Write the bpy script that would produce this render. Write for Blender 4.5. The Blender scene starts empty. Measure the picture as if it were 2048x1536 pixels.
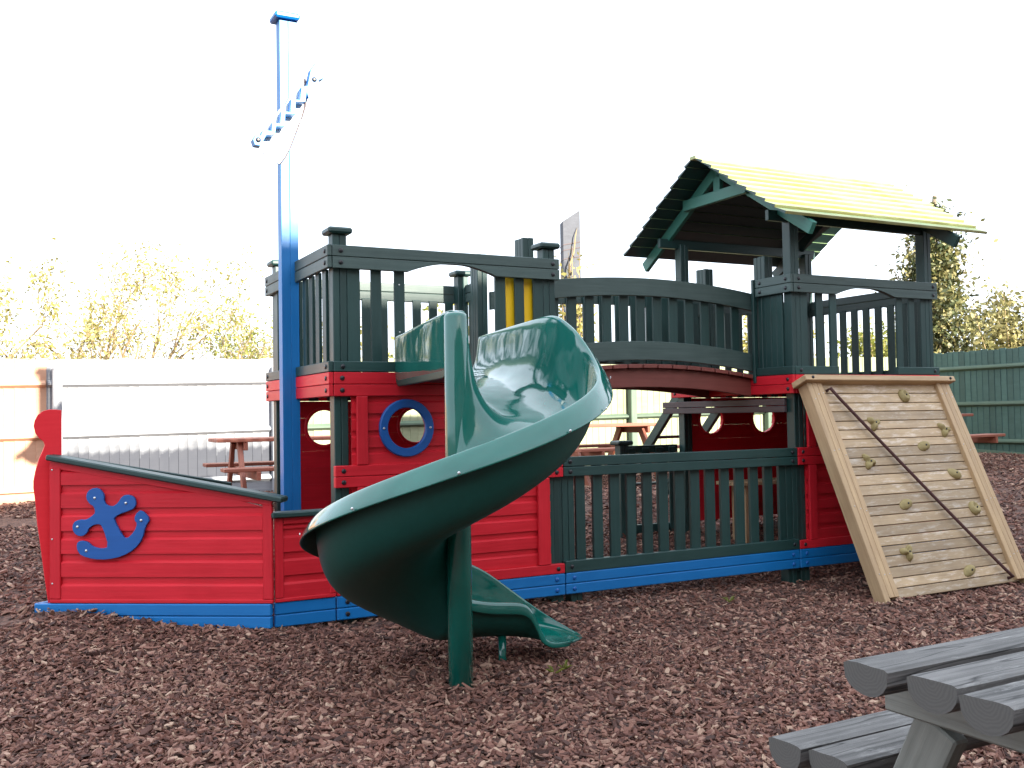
import bpy, bmesh, math, random
import numpy as np
from mathutils import Matrix, Vector, noise as mnoise

random.seed(7); rng = np.random.default_rng(11)
S = bpy.context.scene
COL = S.collection
R = math.radians

# ---------------------------------------------------------------- camera
cam = bpy.data.objects.new('camera', bpy.data.cameras.new('camera')); COL.objects.link(cam)
S.camera = cam
CAM = Vector((-1.951, -6.233, 1.3584))
yaw, pitch, roll = 0.4801, 0.0314, -0.0170
fw = Vector((math.sin(yaw)*math.cos(pitch), math.cos(yaw)*math.cos(pitch), math.sin(pitch)))
ri = Vector((math.cos(yaw), -math.sin(yaw), 0)); up = ri.cross(fw)
ri2 = ri*math.cos(roll)+up*math.sin(roll); up2 = -ri*math.sin(roll)+up*math.cos(roll)
cam.matrix_world = Matrix(((ri2.x, up2.x, -fw.x, CAM.x), (ri2.y, up2.y, -fw.y, CAM.y), (ri2.z, up2.z, -fw.z, CAM.z), (0, 0, 0, 1)))
cam.data.sensor_fit = 'HORIZONTAL'; cam.data.sensor_width = 36.0
cam.data.lens = 36.0*1993.3/2048.0
cam.data.clip_start = 0.05; cam.data.clip_end = 2000

# ---------------------------------------------------------------- sky, sun, exposure
SUN_AZ, SUN_EL = R(12.3), R(19.9)          # azimuth measured from -Y towards +X
sdir = Vector((math.sin(SUN_AZ)*math.cos(SUN_EL), -math.cos(SUN_AZ)*math.cos(SUN_EL), math.sin(SUN_EL)))
W = bpy.data.worlds.new('World'); S.world = W; W.use_nodes = True
nt = W.node_tree; nt.nodes.clear()
wo = nt.nodes.new('ShaderNodeOutputWorld'); bg = nt.nodes.new('ShaderNodeBackground')
sky = nt.nodes.new('ShaderNodeTexSky'); sky.sky_type = 'NISHITA'; sky.sun_disc = False
sky.sun_elevation = SUN_EL; sky.sun_rotation = math.pi - SUN_AZ
sky.dust_density = 2.0
cl = nt.nodes.new('ShaderNodeTexNoise'); cl.inputs['Scale'].default_value = 2.2; cl.inputs['Detail'].default_value = 5
tc = nt.nodes.new('ShaderNodeTexCoord'); mp = nt.nodes.new('ShaderNodeMapping'); mp.inputs['Scale'].default_value = (1, 1, 2.5)
nt.links.new(tc.outputs['Generated'], mp.inputs['Vector']); nt.links.new(mp.outputs[0], cl.inputs['Vector'])
rp = nt.nodes.new('ShaderNodeValToRGB'); rp.color_ramp.elements[0].position = .25; rp.color_ramp.elements[1].position = .6
rp.color_ramp.elements[0].color = (.72, .72, .72, 1); rp.color_ramp.elements[1].color = (.92, .92, .92, 1)
nt.links.new(cl.outputs['Fac'], rp.inputs['Fac'])
mx = nt.nodes.new('ShaderNodeMix'); mx.data_type = 'RGBA'
nt.links.new(rp.outputs['Color'], mx.inputs['Factor'])
nt.links.new(sky.outputs['Color'], mx.inputs[6]); mx.inputs[7].default_value = (6.4, 7.0, 7.9, 1)
nt.links.new(mx.outputs[2], bg.inputs['Color']); bg.inputs['Strength'].default_value = 0.085
nt.links.new(bg.outputs[0], wo.inputs['Surface'])
sun = bpy.data.objects.new('sun', bpy.data.lights.new('sun', 'SUN')); COL.objects.link(sun)
sun.data.energy = 5.0; sun.data.angle = R(0.6); sun.data.color = (1, .925, .80)
sun.rotation_euler = sdir.to_track_quat('Z', 'Y').to_euler(); sun.location = (0, -10, 20)
S.view_settings.view_transform = 'Standard'; S.view_settings.look = 'None'
S.view_settings.exposure = 2.03; S.view_settings.gamma = 1; S.view_settings.use_curve_mapping = False
S.cycles.max_bounces = 6; S.cycles.diffuse_bounces = 3; S.cycles.glossy_bounces = 3
S.cycles.transmission_bounces = 2; S.cycles.transparent_max_bounces = 4
S.cycles.caustics_reflective = False; S.cycles.caustics_refractive = False

# ---------------------------------------------------------------- materials
def nodes(m):
    m.use_nodes = True; return m.node_tree.nodes, m.node_tree.links, m.node_tree.nodes['Principled BSDF']
def paint(name, c1, c2, rough=.5, stretch=(1.5, 30, 30), nscale=1.5, bump=.12, rnd=.10, blotch=.35, wear=None, wear_amt=0., coat=0., spec=.5, crack=0):
    """painted or bare timber: grain along the board's own x axis, blotches, a small change per board, worn flecks"""
    m = bpy.data.materials.new(name); N, L, b = nodes(m)
    tc = N.new('ShaderNodeTexCoord'); mp = N.new('ShaderNodeMapping'); mp.inputs['Scale'].default_value = stretch
    oi = N.new('ShaderNodeObjectInfo')
    ad = N.new('ShaderNodeVectorMath'); ad.operation = 'ADD'
    sc = N.new('ShaderNodeVectorMath'); sc.operation = 'SCALE'; sc.inputs['Scale'].default_value = 37.0
    cb = N.new('ShaderNodeCombineXYZ')
    for i in range(3): L.new(oi.outputs['Random'], cb.inputs[i])
    L.new(cb.outputs[0], sc.inputs[0]); L.new(tc.outputs['Object'], ad.inputs[0]); L.new(sc.outputs[0], ad.inputs[1])
    L.new(ad.outputs[0], mp.inputs['Vector'])
    g = N.new('ShaderNodeTexNoise'); g.inputs['Scale'].default_value = nscale; g.inputs['Detail'].default_value = 6; g.inputs['Roughness'].default_value = .65
    L.new(mp.outputs[0], g.inputs['Vector'])
    bl = N.new('ShaderNodeTexNoise'); bl.inputs['Scale'].default_value = 5; bl.inputs['Detail'].default_value = 4
    L.new(ad.outputs[0], bl.inputs['Vector'])
    mxv = N.new('ShaderNodeMix'); mxv.data_type = 'FLOAT'; mxv.inputs[0].default_value = blotch
    L.new(g.outputs['Fac'], mxv.inputs[2]); L.new(bl.outputs['Fac'], mxv.inputs[3])
    rp = N.new('ShaderNodeValToRGB'); rp.color_ramp.elements[0].position = .32; rp.color_ramp.elements[1].position = .68
    rp.color_ramp.elements[0].color = (*c1, 1); rp.color_ramp.elements[1].color = (*c2, 1)
    L.new(mxv.outputs[0], rp.inputs['Fac'])
    col = rp.outputs['Color']
    if wear:
        wn = N.new('ShaderNodeTexNoise'); wn.inputs['Scale'].default_value = 9; wn.inputs['Detail'].default_value = 8; wn.inputs['Roughness'].default_value = .75
        mp2 = N.new('ShaderNodeMapping'); mp2.inputs['Scale'].default_value = (.6, 3, 3); L.new(ad.outputs[0], mp2.inputs['Vector']); L.new(mp2.outputs[0], wn.inputs['Vector'])
        wr = N.new('ShaderNodeValToRGB'); wr.color_ramp.elements[0].position = .72-wear_amt*.25; wr.color_ramp.elements[1].position = .80-wear_amt*.1
        L.new(wn.outputs['Fac'], wr.inputs['Fac'])
        wm = N.new('ShaderNodeMix'); wm.data_type = 'RGBA'; L.new(wr.outputs['Color'], wm.inputs['Factor'])
        L.new(col, wm.inputs[6]); wm.inputs[7].default_value = (*wear, 1); col = wm.outputs[2]
    if crack:
        cn = N.new('ShaderNodeTexNoise'); cn.inputs['Scale'].default_value = 1.0; cn.inputs['Detail'].default_value = 2
        mp3 = N.new('ShaderNodeMapping'); mp3.inputs['Scale'].default_value = (.9, 13, 13); L.new(ad.outputs[0], mp3.inputs['Vector']); L.new(mp3.outputs[0], cn.inputs['Vector'])
        cr = N.new('ShaderNodeValToRGB'); e = cr.color_ramp.elements; e[0].position = .485; e[0].color = (1, 1, 1, 1); e[1].position = .515; e[1].color = (1, 1, 1, 1); q = e.new(.5); q.color = (.18, .18, .18, 1)
        L.new(cn.outputs['Fac'], cr.inputs['Fac']); cm = N.new('ShaderNodeMix'); cm.data_type = 'RGBA'; cm.blend_type = 'MULTIPLY'; cm.inputs[0].default_value = 1
        L.new(col, cm.inputs[6]); L.new(cr.outputs[0], cm.inputs[7]); col = cm.outputs[2]
    hs = N.new('ShaderNodeHueSaturation'); mr = N.new('ShaderNodeMapRange'); mr.inputs['To Min'].default_value = 1-rnd; mr.inputs['To Max'].default_value = 1+rnd
    L.new(oi.outputs['Random'], mr.inputs['Value']); L.new(mr.outputs[0], hs.inputs['Value']); L.new(col, hs.inputs['Color'])
    L.new(hs.outputs[0], b.inputs['Base Color'])
    rr = N.new('ShaderNodeMapRange'); rr.inputs['To Min'].default_value = rough-.1; rr.inputs['To Max'].default_value = rough+.12
    L.new(bl.outputs['Fac'], rr.inputs['Value']); L.new(rr.outputs[0], b.inputs['Roughness'])
    b.inputs['Specular IOR Level'].default_value = spec
    b.inputs['Coat Weight'].default_value = coat; b.inputs['Coat Roughness'].default_value = .08
    bp = N.new('ShaderNodeBump'); bp.inputs['Strength'].default_value = bump; bp.inputs['Distance'].default_value = .004
    L.new(g.outputs['Fac'], bp.inputs['Height']); L.new(bp.outputs[0], b.inputs['Normal'])
    return m
M = {}
M['red'] = paint('red paint', (.52, .011, .021), (.66, .018, .033), .46, bump=.32, rnd=.08, wear=(.62, .10, .10), wear_amt=.12, spec=.3)
M['redpanel'] = paint('smooth red panel', (.72, .020, .032), (.78, .028, .042), .5, bump=.03, rnd=.02, spec=.3)
M['green'] = paint('dark green paint', (.009, .037, .034), (.016, .052, .048), .45, bump=.25, rnd=.14, wear=(.07, .11, .105), wear_amt=.12)
M['rail'] = paint('weathered green paint', (.034, .062, .057), (.062, .098, .090), .5, bump=.3, rnd=.10, wear=(.12, .15, .14), wear_amt=.3)
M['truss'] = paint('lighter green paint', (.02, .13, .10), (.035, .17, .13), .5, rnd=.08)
M['blue'] = paint('blue paint', (.0006, .135, .40), (.002, .165, .46), .45, bump=.15, rnd=.05, wear=(.05, .20, .50), wear_amt=.1)
M['royal'] = paint('royal blue panel', (.001, .076, .30), (.003, .094, .36), .45, bump=.02, rnd=.02)
M['brown'] = paint('red brown stain', (.15, .035, .026), (.22, .058, .045), .5, bump=.2, rnd=.12)
M['tablered'] = paint('red brown table stain', (.24, .075, .045), (.34, .12, .075), .55, bump=.25, rnd=.12)
M['greybrown'] = paint('grey brown beam', (.055, .038, .040), (.085, .060, .062), .6, bump=.3, rnd=.1)
M['yellow'] = paint('yellow panel', (.92, .56, .008), (.95, .60, .012), .4, bump=.02, rnd=.02)
M['sailwhite'] = paint('pale sail board', (.62, .70, .74), (.72, .78, .80), .5, bump=.03, rnd=.02)
M['wood'] = paint('bare pine', (.33, .21, .11), (.52, .365, .205), .6, (1.2, 26, 26), 1.3, .35, .16, .30, wear=(.62, .57, .52), wear_amt=.15)
M['slatwood'] = paint('scuffed pine slats', (.28, .19, .105), (.48, .35, .21), .55, (1.0, 22, 22), 1.3, .4, .24, .45, wear=(.64, .555, .46), wear_amt=.85)
M['grey'] = paint('weathered grey timber', (.036, .034, .032), (.215, .205, .195), .75, (.9, 30, 30), 1.7, 1.0, .18, .30, wear=(.33, .32, .305), wear_amt=.65, crack=1)
M['greyleg'] = paint('greenish grey timber', (.10, .102, .088), (.20, .20, .175), .7, (1.3, 26, 26), 1.5, .6, .1, .4)
M['shingle'] = paint('algae stained roof boards', (.28, .32, .20), (.44, .45, .31), .65, (.5, 14, 14), 1.6, .4, .16, .6, wear=(.55, .53, .40), wear_amt=.5)
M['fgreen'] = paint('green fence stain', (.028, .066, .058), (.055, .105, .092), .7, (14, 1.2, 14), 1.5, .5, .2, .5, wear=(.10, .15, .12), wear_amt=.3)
M['fgreen_lit'] = paint('green fence painted sunlit', (.20, .225, .13), (.30, .32, .20), .7, (14, 1.2, 14), 1.5, .5, .2, .5)  # green fence stain made paler, sunlight put into the colour
M['fgreenrail'] = paint('mossy green rail', (.06, .10, .075), (.12, .16, .11), .7, bump=.5, rnd=.12, wear=(.3, .3, .25), wear_amt=.2)
M['fgreyrail'] = paint('silver grey rail', (.22, .23, .25), (.34, .35, .37), .75, bump=.5)
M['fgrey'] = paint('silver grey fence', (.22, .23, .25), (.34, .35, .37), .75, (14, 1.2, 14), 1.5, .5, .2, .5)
M['fbrown'] = paint('brown fence stain', (.42, .23, .15), (.54, .32, .21), .75, (14, 1.2, 14), 1.5, .5, .15, .5)
M['fpost'] = paint('red brown post', (.10, .03, .025), (.15, .05, .04), .7, rnd=.1)
M['polegrey'] = paint('silvered pole timber', (.060, .064, .075), (.092, .098, .115), .8, (2, 16, 16), 1.2, .8, .05, .4)
M['bark'] = paint('bark', (.10, .075, .05), (.19, .15, .10), .9, (6, 6, 6), 2, .9, .1, .4)
M['twig'] = paint('twig bark', (.20, .14, .07), (.32, .235, .12), .9, (6, 6, 6), 2, .5, .1, .4)
M['ropes'] = paint('brown rope', (.06, .022, .022), (.10, .038, .034), .8, (120, 10, 10), 1.5, .8, .05)
M['render'] = paint('cream render', (.42, .40, .35), (.5, .47, .42), .85, (3, 3, 3), 2, .2, .02)
M['tiles'] = paint('roof tiles', (.14, .07, .05), (.2, .1, .07), .8, (6, 6, 6), 3, .6, .05)
def banded_roof():
    # algae: greener towards each board's covered upper edge, straw coloured where the lower edge weathers
    m = M['shingle']; N, L = m.node_tree.nodes, m.node_tree.links; b = N['Principled BSDF']
    src = b.inputs['Base Color'].links[0].from_socket
    tc = N.new('ShaderNodeTexCoord'); sx = N.new('ShaderNodeSeparateXYZ'); L.new(tc.outputs['Object'], sx.inputs[0])
    n = N.new('ShaderNodeTexNoise'); n.inputs['Scale'].default_value = 3.5; n.inputs['Detail'].default_value = 6; L.new(tc.outputs['Object'], n.inputs['Vector'])
    ma = N.new('ShaderNodeMath'); ma.operation = 'MULTIPLY_ADD'; L.new(n.outputs['Fac'], ma.inputs[0]); ma.inputs[1].default_value = .10; L.new(sx.outputs['Z'], ma.inputs[2])
    rp = N.new('ShaderNodeValToRGB'); e = rp.color_ramp.elements
    mr = N.new('ShaderNodeMapRange'); mr.inputs['From Min'].default_value = .0; mr.inputs['From Max'].default_value = .10; L.new(ma.outputs[0], mr.inputs['Value']); L.new(mr.outputs[0], rp.inputs['Fac'])
    e[0].position = 0; e[0].color = (.66, .56, .26, 1); e[1].position = 1; e[1].color = (.30, .52, .36, 1)
    q = e.new(.35); q.color = (1, .99, .74, 1); q = e.new(.7); q.color = (.78, .96, .72, 1)
    mx = N.new('ShaderNodeMix'); mx.data_type = 'RGBA'; mx.blend_type = 'MULTIPLY'; mx.inputs[0].default_value = 1; L.new(src, mx.inputs[6]); L.new(rp.outputs[0], mx.inputs[7])
    L.new(mx.outputs[2], b.inputs['Base Color'])
banded_roof()
def dark_foot():
    # the silver fence is darker over its lower half, with a ragged upper edge board by board
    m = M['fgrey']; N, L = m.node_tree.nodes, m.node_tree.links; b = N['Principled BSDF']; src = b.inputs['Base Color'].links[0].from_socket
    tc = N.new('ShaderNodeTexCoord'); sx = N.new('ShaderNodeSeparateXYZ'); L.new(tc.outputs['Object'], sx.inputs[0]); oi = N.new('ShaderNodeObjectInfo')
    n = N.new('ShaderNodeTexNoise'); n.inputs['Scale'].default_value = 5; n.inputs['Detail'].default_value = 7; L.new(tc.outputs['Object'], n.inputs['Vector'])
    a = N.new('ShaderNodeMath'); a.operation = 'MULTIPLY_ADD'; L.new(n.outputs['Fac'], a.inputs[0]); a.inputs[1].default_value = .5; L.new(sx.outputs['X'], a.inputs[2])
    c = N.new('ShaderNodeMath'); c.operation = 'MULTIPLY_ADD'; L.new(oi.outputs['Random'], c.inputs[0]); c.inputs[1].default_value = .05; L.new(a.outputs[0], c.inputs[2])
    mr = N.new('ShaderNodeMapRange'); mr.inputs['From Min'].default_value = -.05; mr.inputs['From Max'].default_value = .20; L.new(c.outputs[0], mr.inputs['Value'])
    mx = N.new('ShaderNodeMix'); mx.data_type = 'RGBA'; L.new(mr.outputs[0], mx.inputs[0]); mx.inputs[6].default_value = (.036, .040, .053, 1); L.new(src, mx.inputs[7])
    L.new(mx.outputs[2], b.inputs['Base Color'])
dark_foot()
def simple(name, c, rough, **k):
    m = bpy.data.materials.new(name); N, L, b = nodes(m)
    n = N.new('ShaderNodeTexNoise'); n.inputs['Scale'].default_value = 18; n.inputs['Detail'].default_value = 4
    tc = N.new('ShaderNodeTexCoord'); L.new(tc.outputs['Object'], n.inputs['Vector'])
    hs = N.new('ShaderNodeHueSaturation'); hs.inputs['Color'].default_value = (*c, 1)
    mr = N.new('ShaderNodeMapRange'); mr.inputs['To Min'].default_value = .8; mr.inputs['To Max'].default_value = 1.2
    L.new(n.outputs['Fac'], mr.inputs['Value']); L.new(mr.outputs[0], hs.inputs['Value']); L.new(hs.outputs[0], b.inputs['Base Color'])
    b.inputs['Roughness'].default_value = rough
    for kk, v in k.items(): b.inputs[kk.replace('_', ' ')].default_value = v
    return m
m = bpy.data.materials.new('log end grain'); N, L, b = nodes(m); M['endgrain'] = m
tc = N.new('ShaderNodeTexCoord'); wv = N.new('ShaderNodeTexWave'); wv.wave_type = 'RINGS'; wv.rings_direction = 'X'; wv.inputs['Scale'].default_value = 38; wv.inputs['Distortion'].default_value = 7.0; wv.inputs['Detail'].default_value = 3
L.new(tc.outputs['Object'], wv.inputs['Vector']); rp = N.new('ShaderNodeValToRGB'); rp.color_ramp.elements[0].color = (.080, .077, .071, 1); rp.color_ramp.elements[1].color = (.096, .092, .085, 1)
L.new(wv.outputs['Fac'], rp.inputs['Fac']); L.new(rp.outputs[0], b.inputs['Base Color']); b.inputs['Roughness'].default_value = .9
m = bpy.data.materials.new('dull moulded back of the slide'); N, L, b = nodes(m); M['plasticback'] = m
tc = N.new('ShaderNodeTexCoord'); n = N.new('ShaderNodeTexNoise'); n.inputs['Scale'].default_value = 40; n.inputs['Detail'].default_value = 5; L.new(tc.outputs['Object'], n.inputs['Vector'])
rp = N.new('ShaderNodeValToRGB'); rp.color_ramp.elements[0].color = (.002, .045, .036, 1); rp.color_ramp.elements[1].color = (.005, .062, .050, 1)
L.new(n.outputs['Fac'], rp.inputs['Fac']); L.new(rp.outputs[0], b.inputs['Base Color']); b.inputs['Roughness'].default_value = .48; b.inputs['Specular IOR Level'].default_value = .35
M['bolt'] = simple('black bolt cap', (.012, .012, .016), .35)
M['bluebolt'] = simple('blue bolt cap', (.004, .10, .36), .35)
M['steel'] = simple('zinc screw', (.6, .6, .6), .35, Metallic=.9)
M['hold'] = simple('olive resin hold', (.30, .235, .10), .75)
M['glass'] = simple('window glass', (.03, .035, .04), .05)
# glossy moulded plastic of the slide: faint dust and scuffs in the gloss
m = bpy.data.materials.new('glossy green slide plastic'); N, L, b = nodes(m); M['plastic'] = m
tc = N.new('ShaderNodeTexCoord'); n = N.new('ShaderNodeTexNoise'); n.inputs['Scale'].default_value = 3.0; n.inputs['Detail'].default_value = 7
L.new(tc.outputs['Object'], n.inputs['Vector'])
rp = N.new('ShaderNodeValToRGB'); rp.color_ramp.elements[0].position = .35; rp.color_ramp.elements[1].position = .7
rp.color_ramp.elements[0].color = (.002, .098, .076, 1); rp.color_ramp.elements[1].color = (.005, .132, .103, 1)
L.new(n.outputs['Fac'], rp.inputs['Fac']); L.new(rp.outputs[0], b.inputs['Base Color'])
mr = N.new('ShaderNodeMapRange'); mr.inputs['To Min'].default_value = .03; mr.inputs['To Max'].default_value = .14
L.new(n.outputs['Fac'], mr.inputs['Value']); L.new(mr.outputs[0], b.inputs['Roughness'])
b.inputs['IOR'].default_value = 1.5; b.inputs['Coat Weight'].default_value = .4; b.inputs['Coat IOR'].default_value = 1.5; b.inputs['Coat Roughness'].default_value = .04
n2 = N.new('ShaderNodeTexNoise'); n2.inputs['Scale'].default_value = 4.5; n2.inputs['Detail'].default_value = 1.5; L.new(tc.outputs['Object'], n2.inputs['Vector'])
bp = N.new('ShaderNodeBump'); bp.inputs['Strength'].default_value = .35; bp.inputs['Distance'].default_value = .02; L.new(n2.outputs['Fac'], bp.inputs['Height']); L.new(bp.outputs[0], b.inputs['Normal'])
def leafmat(name, c1, c2, trans=.35):
    m = bpy.data.materials.new(name); N, L, b = nodes(m)
    n = N.new('ShaderNodeTexNoise'); n.inputs['Scale'].default_value = 2.5; n.inputs['Detail'].default_value = 6
    tc = N.new('ShaderNodeTexCoord'); L.new(tc.outputs['Object'], n.inputs['Vector'])
    rp = N.new('ShaderNodeValToRGB'); rp.color_ramp.elements[0].position = .38; rp.color_ramp.elements[1].position = .62
    rp.color_ramp.elements[0].color = (*c1, 1); rp.color_ramp.elements[1].color = (*c2, 1)
    L.new(n.outputs['Fac'], rp.inputs['Fac']); L.new(rp.outputs[0], b.inputs['Base Color']); b.inputs['Roughness'].default_value = .5
    t = N.new('ShaderNodeBsdfTranslucent'); L.new(rp.outputs[0], t.inputs['Color'])
    mx = N.new('ShaderNodeMixShader'); mx.inputs[0].default_value = trans
    L.new(b.outputs[0], mx.inputs[1]); L.new(t.outputs[0], mx.inputs[2]); L.new(mx.outputs[0], N['Material Output'].inputs['Surface'])
    return m
M['leafy'] = leafmat('pale spring leaves', (.25, .23, .06), (.42, .38, .13))
M['leafg'] = leafmat('fresh green leaves', (.16, .18, .03), (.32, .32, .08))
M['ivy'] = leafmat('ivy leaves', (.035, .055, .018), (.12, .125, .05), .2)
M['hedge'] = leafmat('hedge leaves', (.14, .14, .045), (.32, .28, .12), .3)
# bark chips: colour by chip
m = bpy.data.materials.new('red brown bark chip'); N, L, b = nodes(m); M['chip'] = m
oi = N.new('ShaderNodeObjectInfo'); rp = N.new('ShaderNodeValToRGB'); rp.color_ramp.interpolation = 'LINEAR'
els = rp.color_ramp.elements
els[0].position = 0; els[0].color = (.036, .015, .010, 1); els[1].position = 1; els[1].color = (.44, .30, .21, 1)
for p, c in ((.2, (.085, .034, .024)), (.45, (.15, .061, .042)), (.65, (.21, .092, .063)), (.82, (.255, .132, .094)), (.94, (.35, .21, .15))):
    e = els.new(p); e.color = (*c, 1)
L.new(oi.outputs['Random'], rp.inputs['Fac'])
n = N.new('ShaderNodeTexNoise'); n.inputs['Scale'].default_value = 60; n.inputs['Detail'].default_value = 3; tc = N.new('ShaderNodeTexCoord'); L.new(tc.outputs['Object'], n.inputs['Vector'])
hs = N.new('ShaderNodeHueSaturation'); mr = N.new('ShaderNodeMapRange'); mr.inputs['To Min'].default_value = .7; mr.inputs['To Max'].default_value = 1.3
L.new(n.outputs['Fac'], mr.inputs['Value']); L.new(mr.outputs[0], hs.inputs['Value']); L.new(rp.outputs[0], hs.inputs['Color']); L.new(hs.outputs[0], b.inputs['Base Color'])
b.inputs['Roughness'].default_value = .75
# ground under and beyond the chips
m = bpy.data.materials.new('bark mulch bed'); N, L, b = nodes(m); M['mulch'] = m
tc = N.new('ShaderNodeTexCoord'); v = N.new('ShaderNodeTexVoronoi'); v.inputs['Scale'].default_value = 34
n = N.new('ShaderNodeTexNoise'); n.inputs['Scale'].default_value = 20; n.inputs['Detail'].default_value = 8
mp = N.new('ShaderNodeMapping'); mp.inputs['Scale'].default_value = (1, 1.6, 1)
L.new(tc.outputs['Object'], mp.inputs['Vector']); L.new(mp.outputs[0], v.inputs['Vector']); L.new(tc.outputs['Object'], n.inputs['Vector'])
rp = N.new('ShaderNodeValToRGB'); rp.color_ramp.elements[0].color = (.035, .016, .013, 1); rp.color_ramp.elements[1].color = (.20, .105, .075, 1)
sep = N.new('ShaderNodeSeparateColor'); L.new(v.outputs['Color'], sep.inputs[0]); L.new(sep.outputs[0], rp.inputs['Fac'])
L.new(rp.outputs[0], b.inputs['Base Color']); b.inputs['Roughness'].default_value = .9
bp = N.new('ShaderNodeBump'); bp.inputs['Strength'].default_value = .9; bp.inputs['Distance'].default_value = .02
mm = N.new('ShaderNodeMath'); mm.operation = 'ADD'; L.new(v.outputs['Distance'], mm.inputs[0]); L.new(n.outputs['Fac'], mm.inputs[1]); L.new(mm.outputs[0], bp.inputs['Height']); L.new(bp.outputs[0], b.inputs['Normal'])

# ---------------------------------------------------------------- object helpers
WM = {}                                   # world matrices, so that children can be placed in world space
def link(name, data, parent=None, mw=Matrix.Identity(4)):
    o = bpy.data.objects.new(name, data); COL.objects.link(o)
    WM[o.name] = mw.copy()
    if parent is not None:
        o.parent = parent; o.matrix_parent_inverse = Matrix.Identity(4)
        o.matrix_basis = WM[parent.name].inverted() @ mw
    else:
        o.matrix_basis = mw
    return o
def thing(name, loc, label, cat, group=None, rz=0):
    o = link(name, None, None, Matrix.Translation(loc) @ Matrix.Rotation(rz, 4, 'Z')); o.empty_display_size = .2
    o['label'] = label; o['category'] = cat
    if group: o['group'] = group
    return o
def tag(o, label, cat, group=None):
    o['label'] = label; o['category'] = cat
    if group: o['group'] = group
    return o
def part(name, parent, loc=(0, 0, 0)):
    return link(name, None, parent, Matrix.Translation(loc))
def mesh_from(verts, faces, mat, smooth=False, name='mesh'):
    me = bpy.data.meshes.new(name); me.from_pydata([tuple(v) for v in verts], [], faces)
    bm = bmesh.new(); bm.from_mesh(me); bmesh.ops.recalc_face_normals(bm, faces=bm.faces); bm.to_mesh(me); bm.free()
    if smooth: me.polygons.foreach_set('use_smooth', [True]*len(me.polygons))
    me.materials.append(M[mat] if isinstance(mat, str) else mat); me.update(); return me
_cache = {}
def box_mesh(L, Wd, T, mat, c=.004):
    key = (round(L, 4), round(Wd, 4), round(T, 4), mat, c)
    if key in _cache: return _cache[key]
    c = min(c, L*.3, Wd*.3, T*.3); V = []; idx = {}
    for sx in (-1, 1):
        for sy in (-1, 1):
            for sz in (-1, 1):
                idx[sx, sy, sz] = len(V)
                V += [(sx*L/2, sy*(Wd/2-c), sz*(T/2-c)), (sx*(L/2-c), sy*Wd/2, sz*(T/2-c)), (sx*(L/2-c), sy*(Wd/2-c), sz*T/2)]
    F = []
    for ax in range(3):
        o = [i for i in range(3) if i != ax]
        for s in (-1, 1):
            q = []
            for a, b_ in ((-1, -1), (1, -1), (1, 1), (-1, 1)):
                k = [0, 0, 0]; k[ax] = s; k[o[0]] = a; k[o[1]] = b_; q.append(idx[tuple(k)]+ax)
            F.append(q)
        for a in (-1, 1):
            for b_ in (-1, 1):
                k0 = [0, 0, 0]; k1 = [0, 0, 0]; k0[ax] = -1; k1[ax] = 1
                for k in (k0, k1): k[o[0]] = a; k[o[1]] = b_
                k0, k1 = tuple(k0), tuple(k1); F.append([idx[k0]+o[0], idx[k1]+o[0], idx[k1]+o[1], idx[k0]+o[1]])
    for k, i in idx.items(): F.append([i, i+1, i+2])
    me = mesh_from(V, F, mat); _cache[key] = me; return me
def frame(x, n, loc):
    x = Vector(x).normalized(); n = Vector(n); z = (n - x*n.dot(x)).normalized(); y = z.cross(x)
    return Matrix(((x.x, y.x, z.x, loc[0]), (x.y, y.y, z.y, loc[1]), (x.z, y.z, z.z, loc[2]), (0, 0, 0, 1)))
def board(name, parent, p0, p1, w, t, n, mat, c=.004):
    """board from p0 to p1 (its centre line), w wide, t thick along n"""
    p0, p1 = Vector(p0), Vector(p1)
    return link(name, box_mesh((p1-p0).length, w, t, mat, c), parent, frame(p1-p0, n, (p0+p1)/2))
def abox(name, parent, a, b, mat, c=.004):
    """axis aligned board between two corners; grain along its longest side"""
    d = [abs(b[i]-a[i]) for i in range(3)]; ce = [(a[i]+b[i])/2 for i in range(3)]
    ax = max(range(3), key=lambda i: d[i]); th = min((i for i in range(3) if i != ax), key=lambda i: d[i]); wd = 3-ax-th
    x = [0, 0, 0]; x[ax] = 1; n = [0, 0, 0]; n[th] = 1
    return link(name, box_mesh(d[ax], d[wd], d[th], mat, c), parent, frame(x, n, ce))
def prism(name, parent, pts, t, mw, mat, bev=0.0):
    """outline in the frame's x,y plane, t thick along its z (from 0 to t)"""
    bm = bmesh.new(); vs = [bm.verts.new((x, y, 0)) for x, y in pts]; f = bm.faces.new(vs)
    r = bmesh.ops.extrude_face_region(bm, geom=[f]); ev = [g for g in r['geom'] if isinstance(g, bmesh.types.BMVert)]
    bmesh.ops.translate(bm, verts=ev, vec=(0, 0, t)); bmesh.ops.recalc_face_normals(bm, faces=bm.faces)
    if bev:
        ed = [e for e in bm.edges if abs(e.verts[0].co.z-e.verts[1].co.z) < 1e-6]
        bmesh.ops.bevel(bm, geom=ed, offset=bev, segments=2, affect='EDGES', profile=.6)
    me = bpy.data.meshes.new(name); bm.to_mesh(me); bm.free(); me.materials.append(M[mat])
    return link(name, me, parent, mw)
def dome_mesh(r, h, mat, key):
    if key in _cache: return _cache[key]
    V = []; F = []; n = 12
    for j, (rr, z) in enumerate(((r, 0), (r, h*.35), (r*.8, h*.8), (r*.4, h))):
        V += [(rr*math.cos(2*math.pi*i/n), rr*math.sin(2*math.pi*i/n), z) for i in range(n)]
    for j in range(3):
        for i in range(n): F.append([j*n+i, j*n+(i+1) % n, (j+1)*n+(i+1) % n, (j+1)*n+i])
    F.append([3*n+i for i in range(n)])
    me = mesh_from(V, F, mat, True); _cache[key] = me; return me
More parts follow.
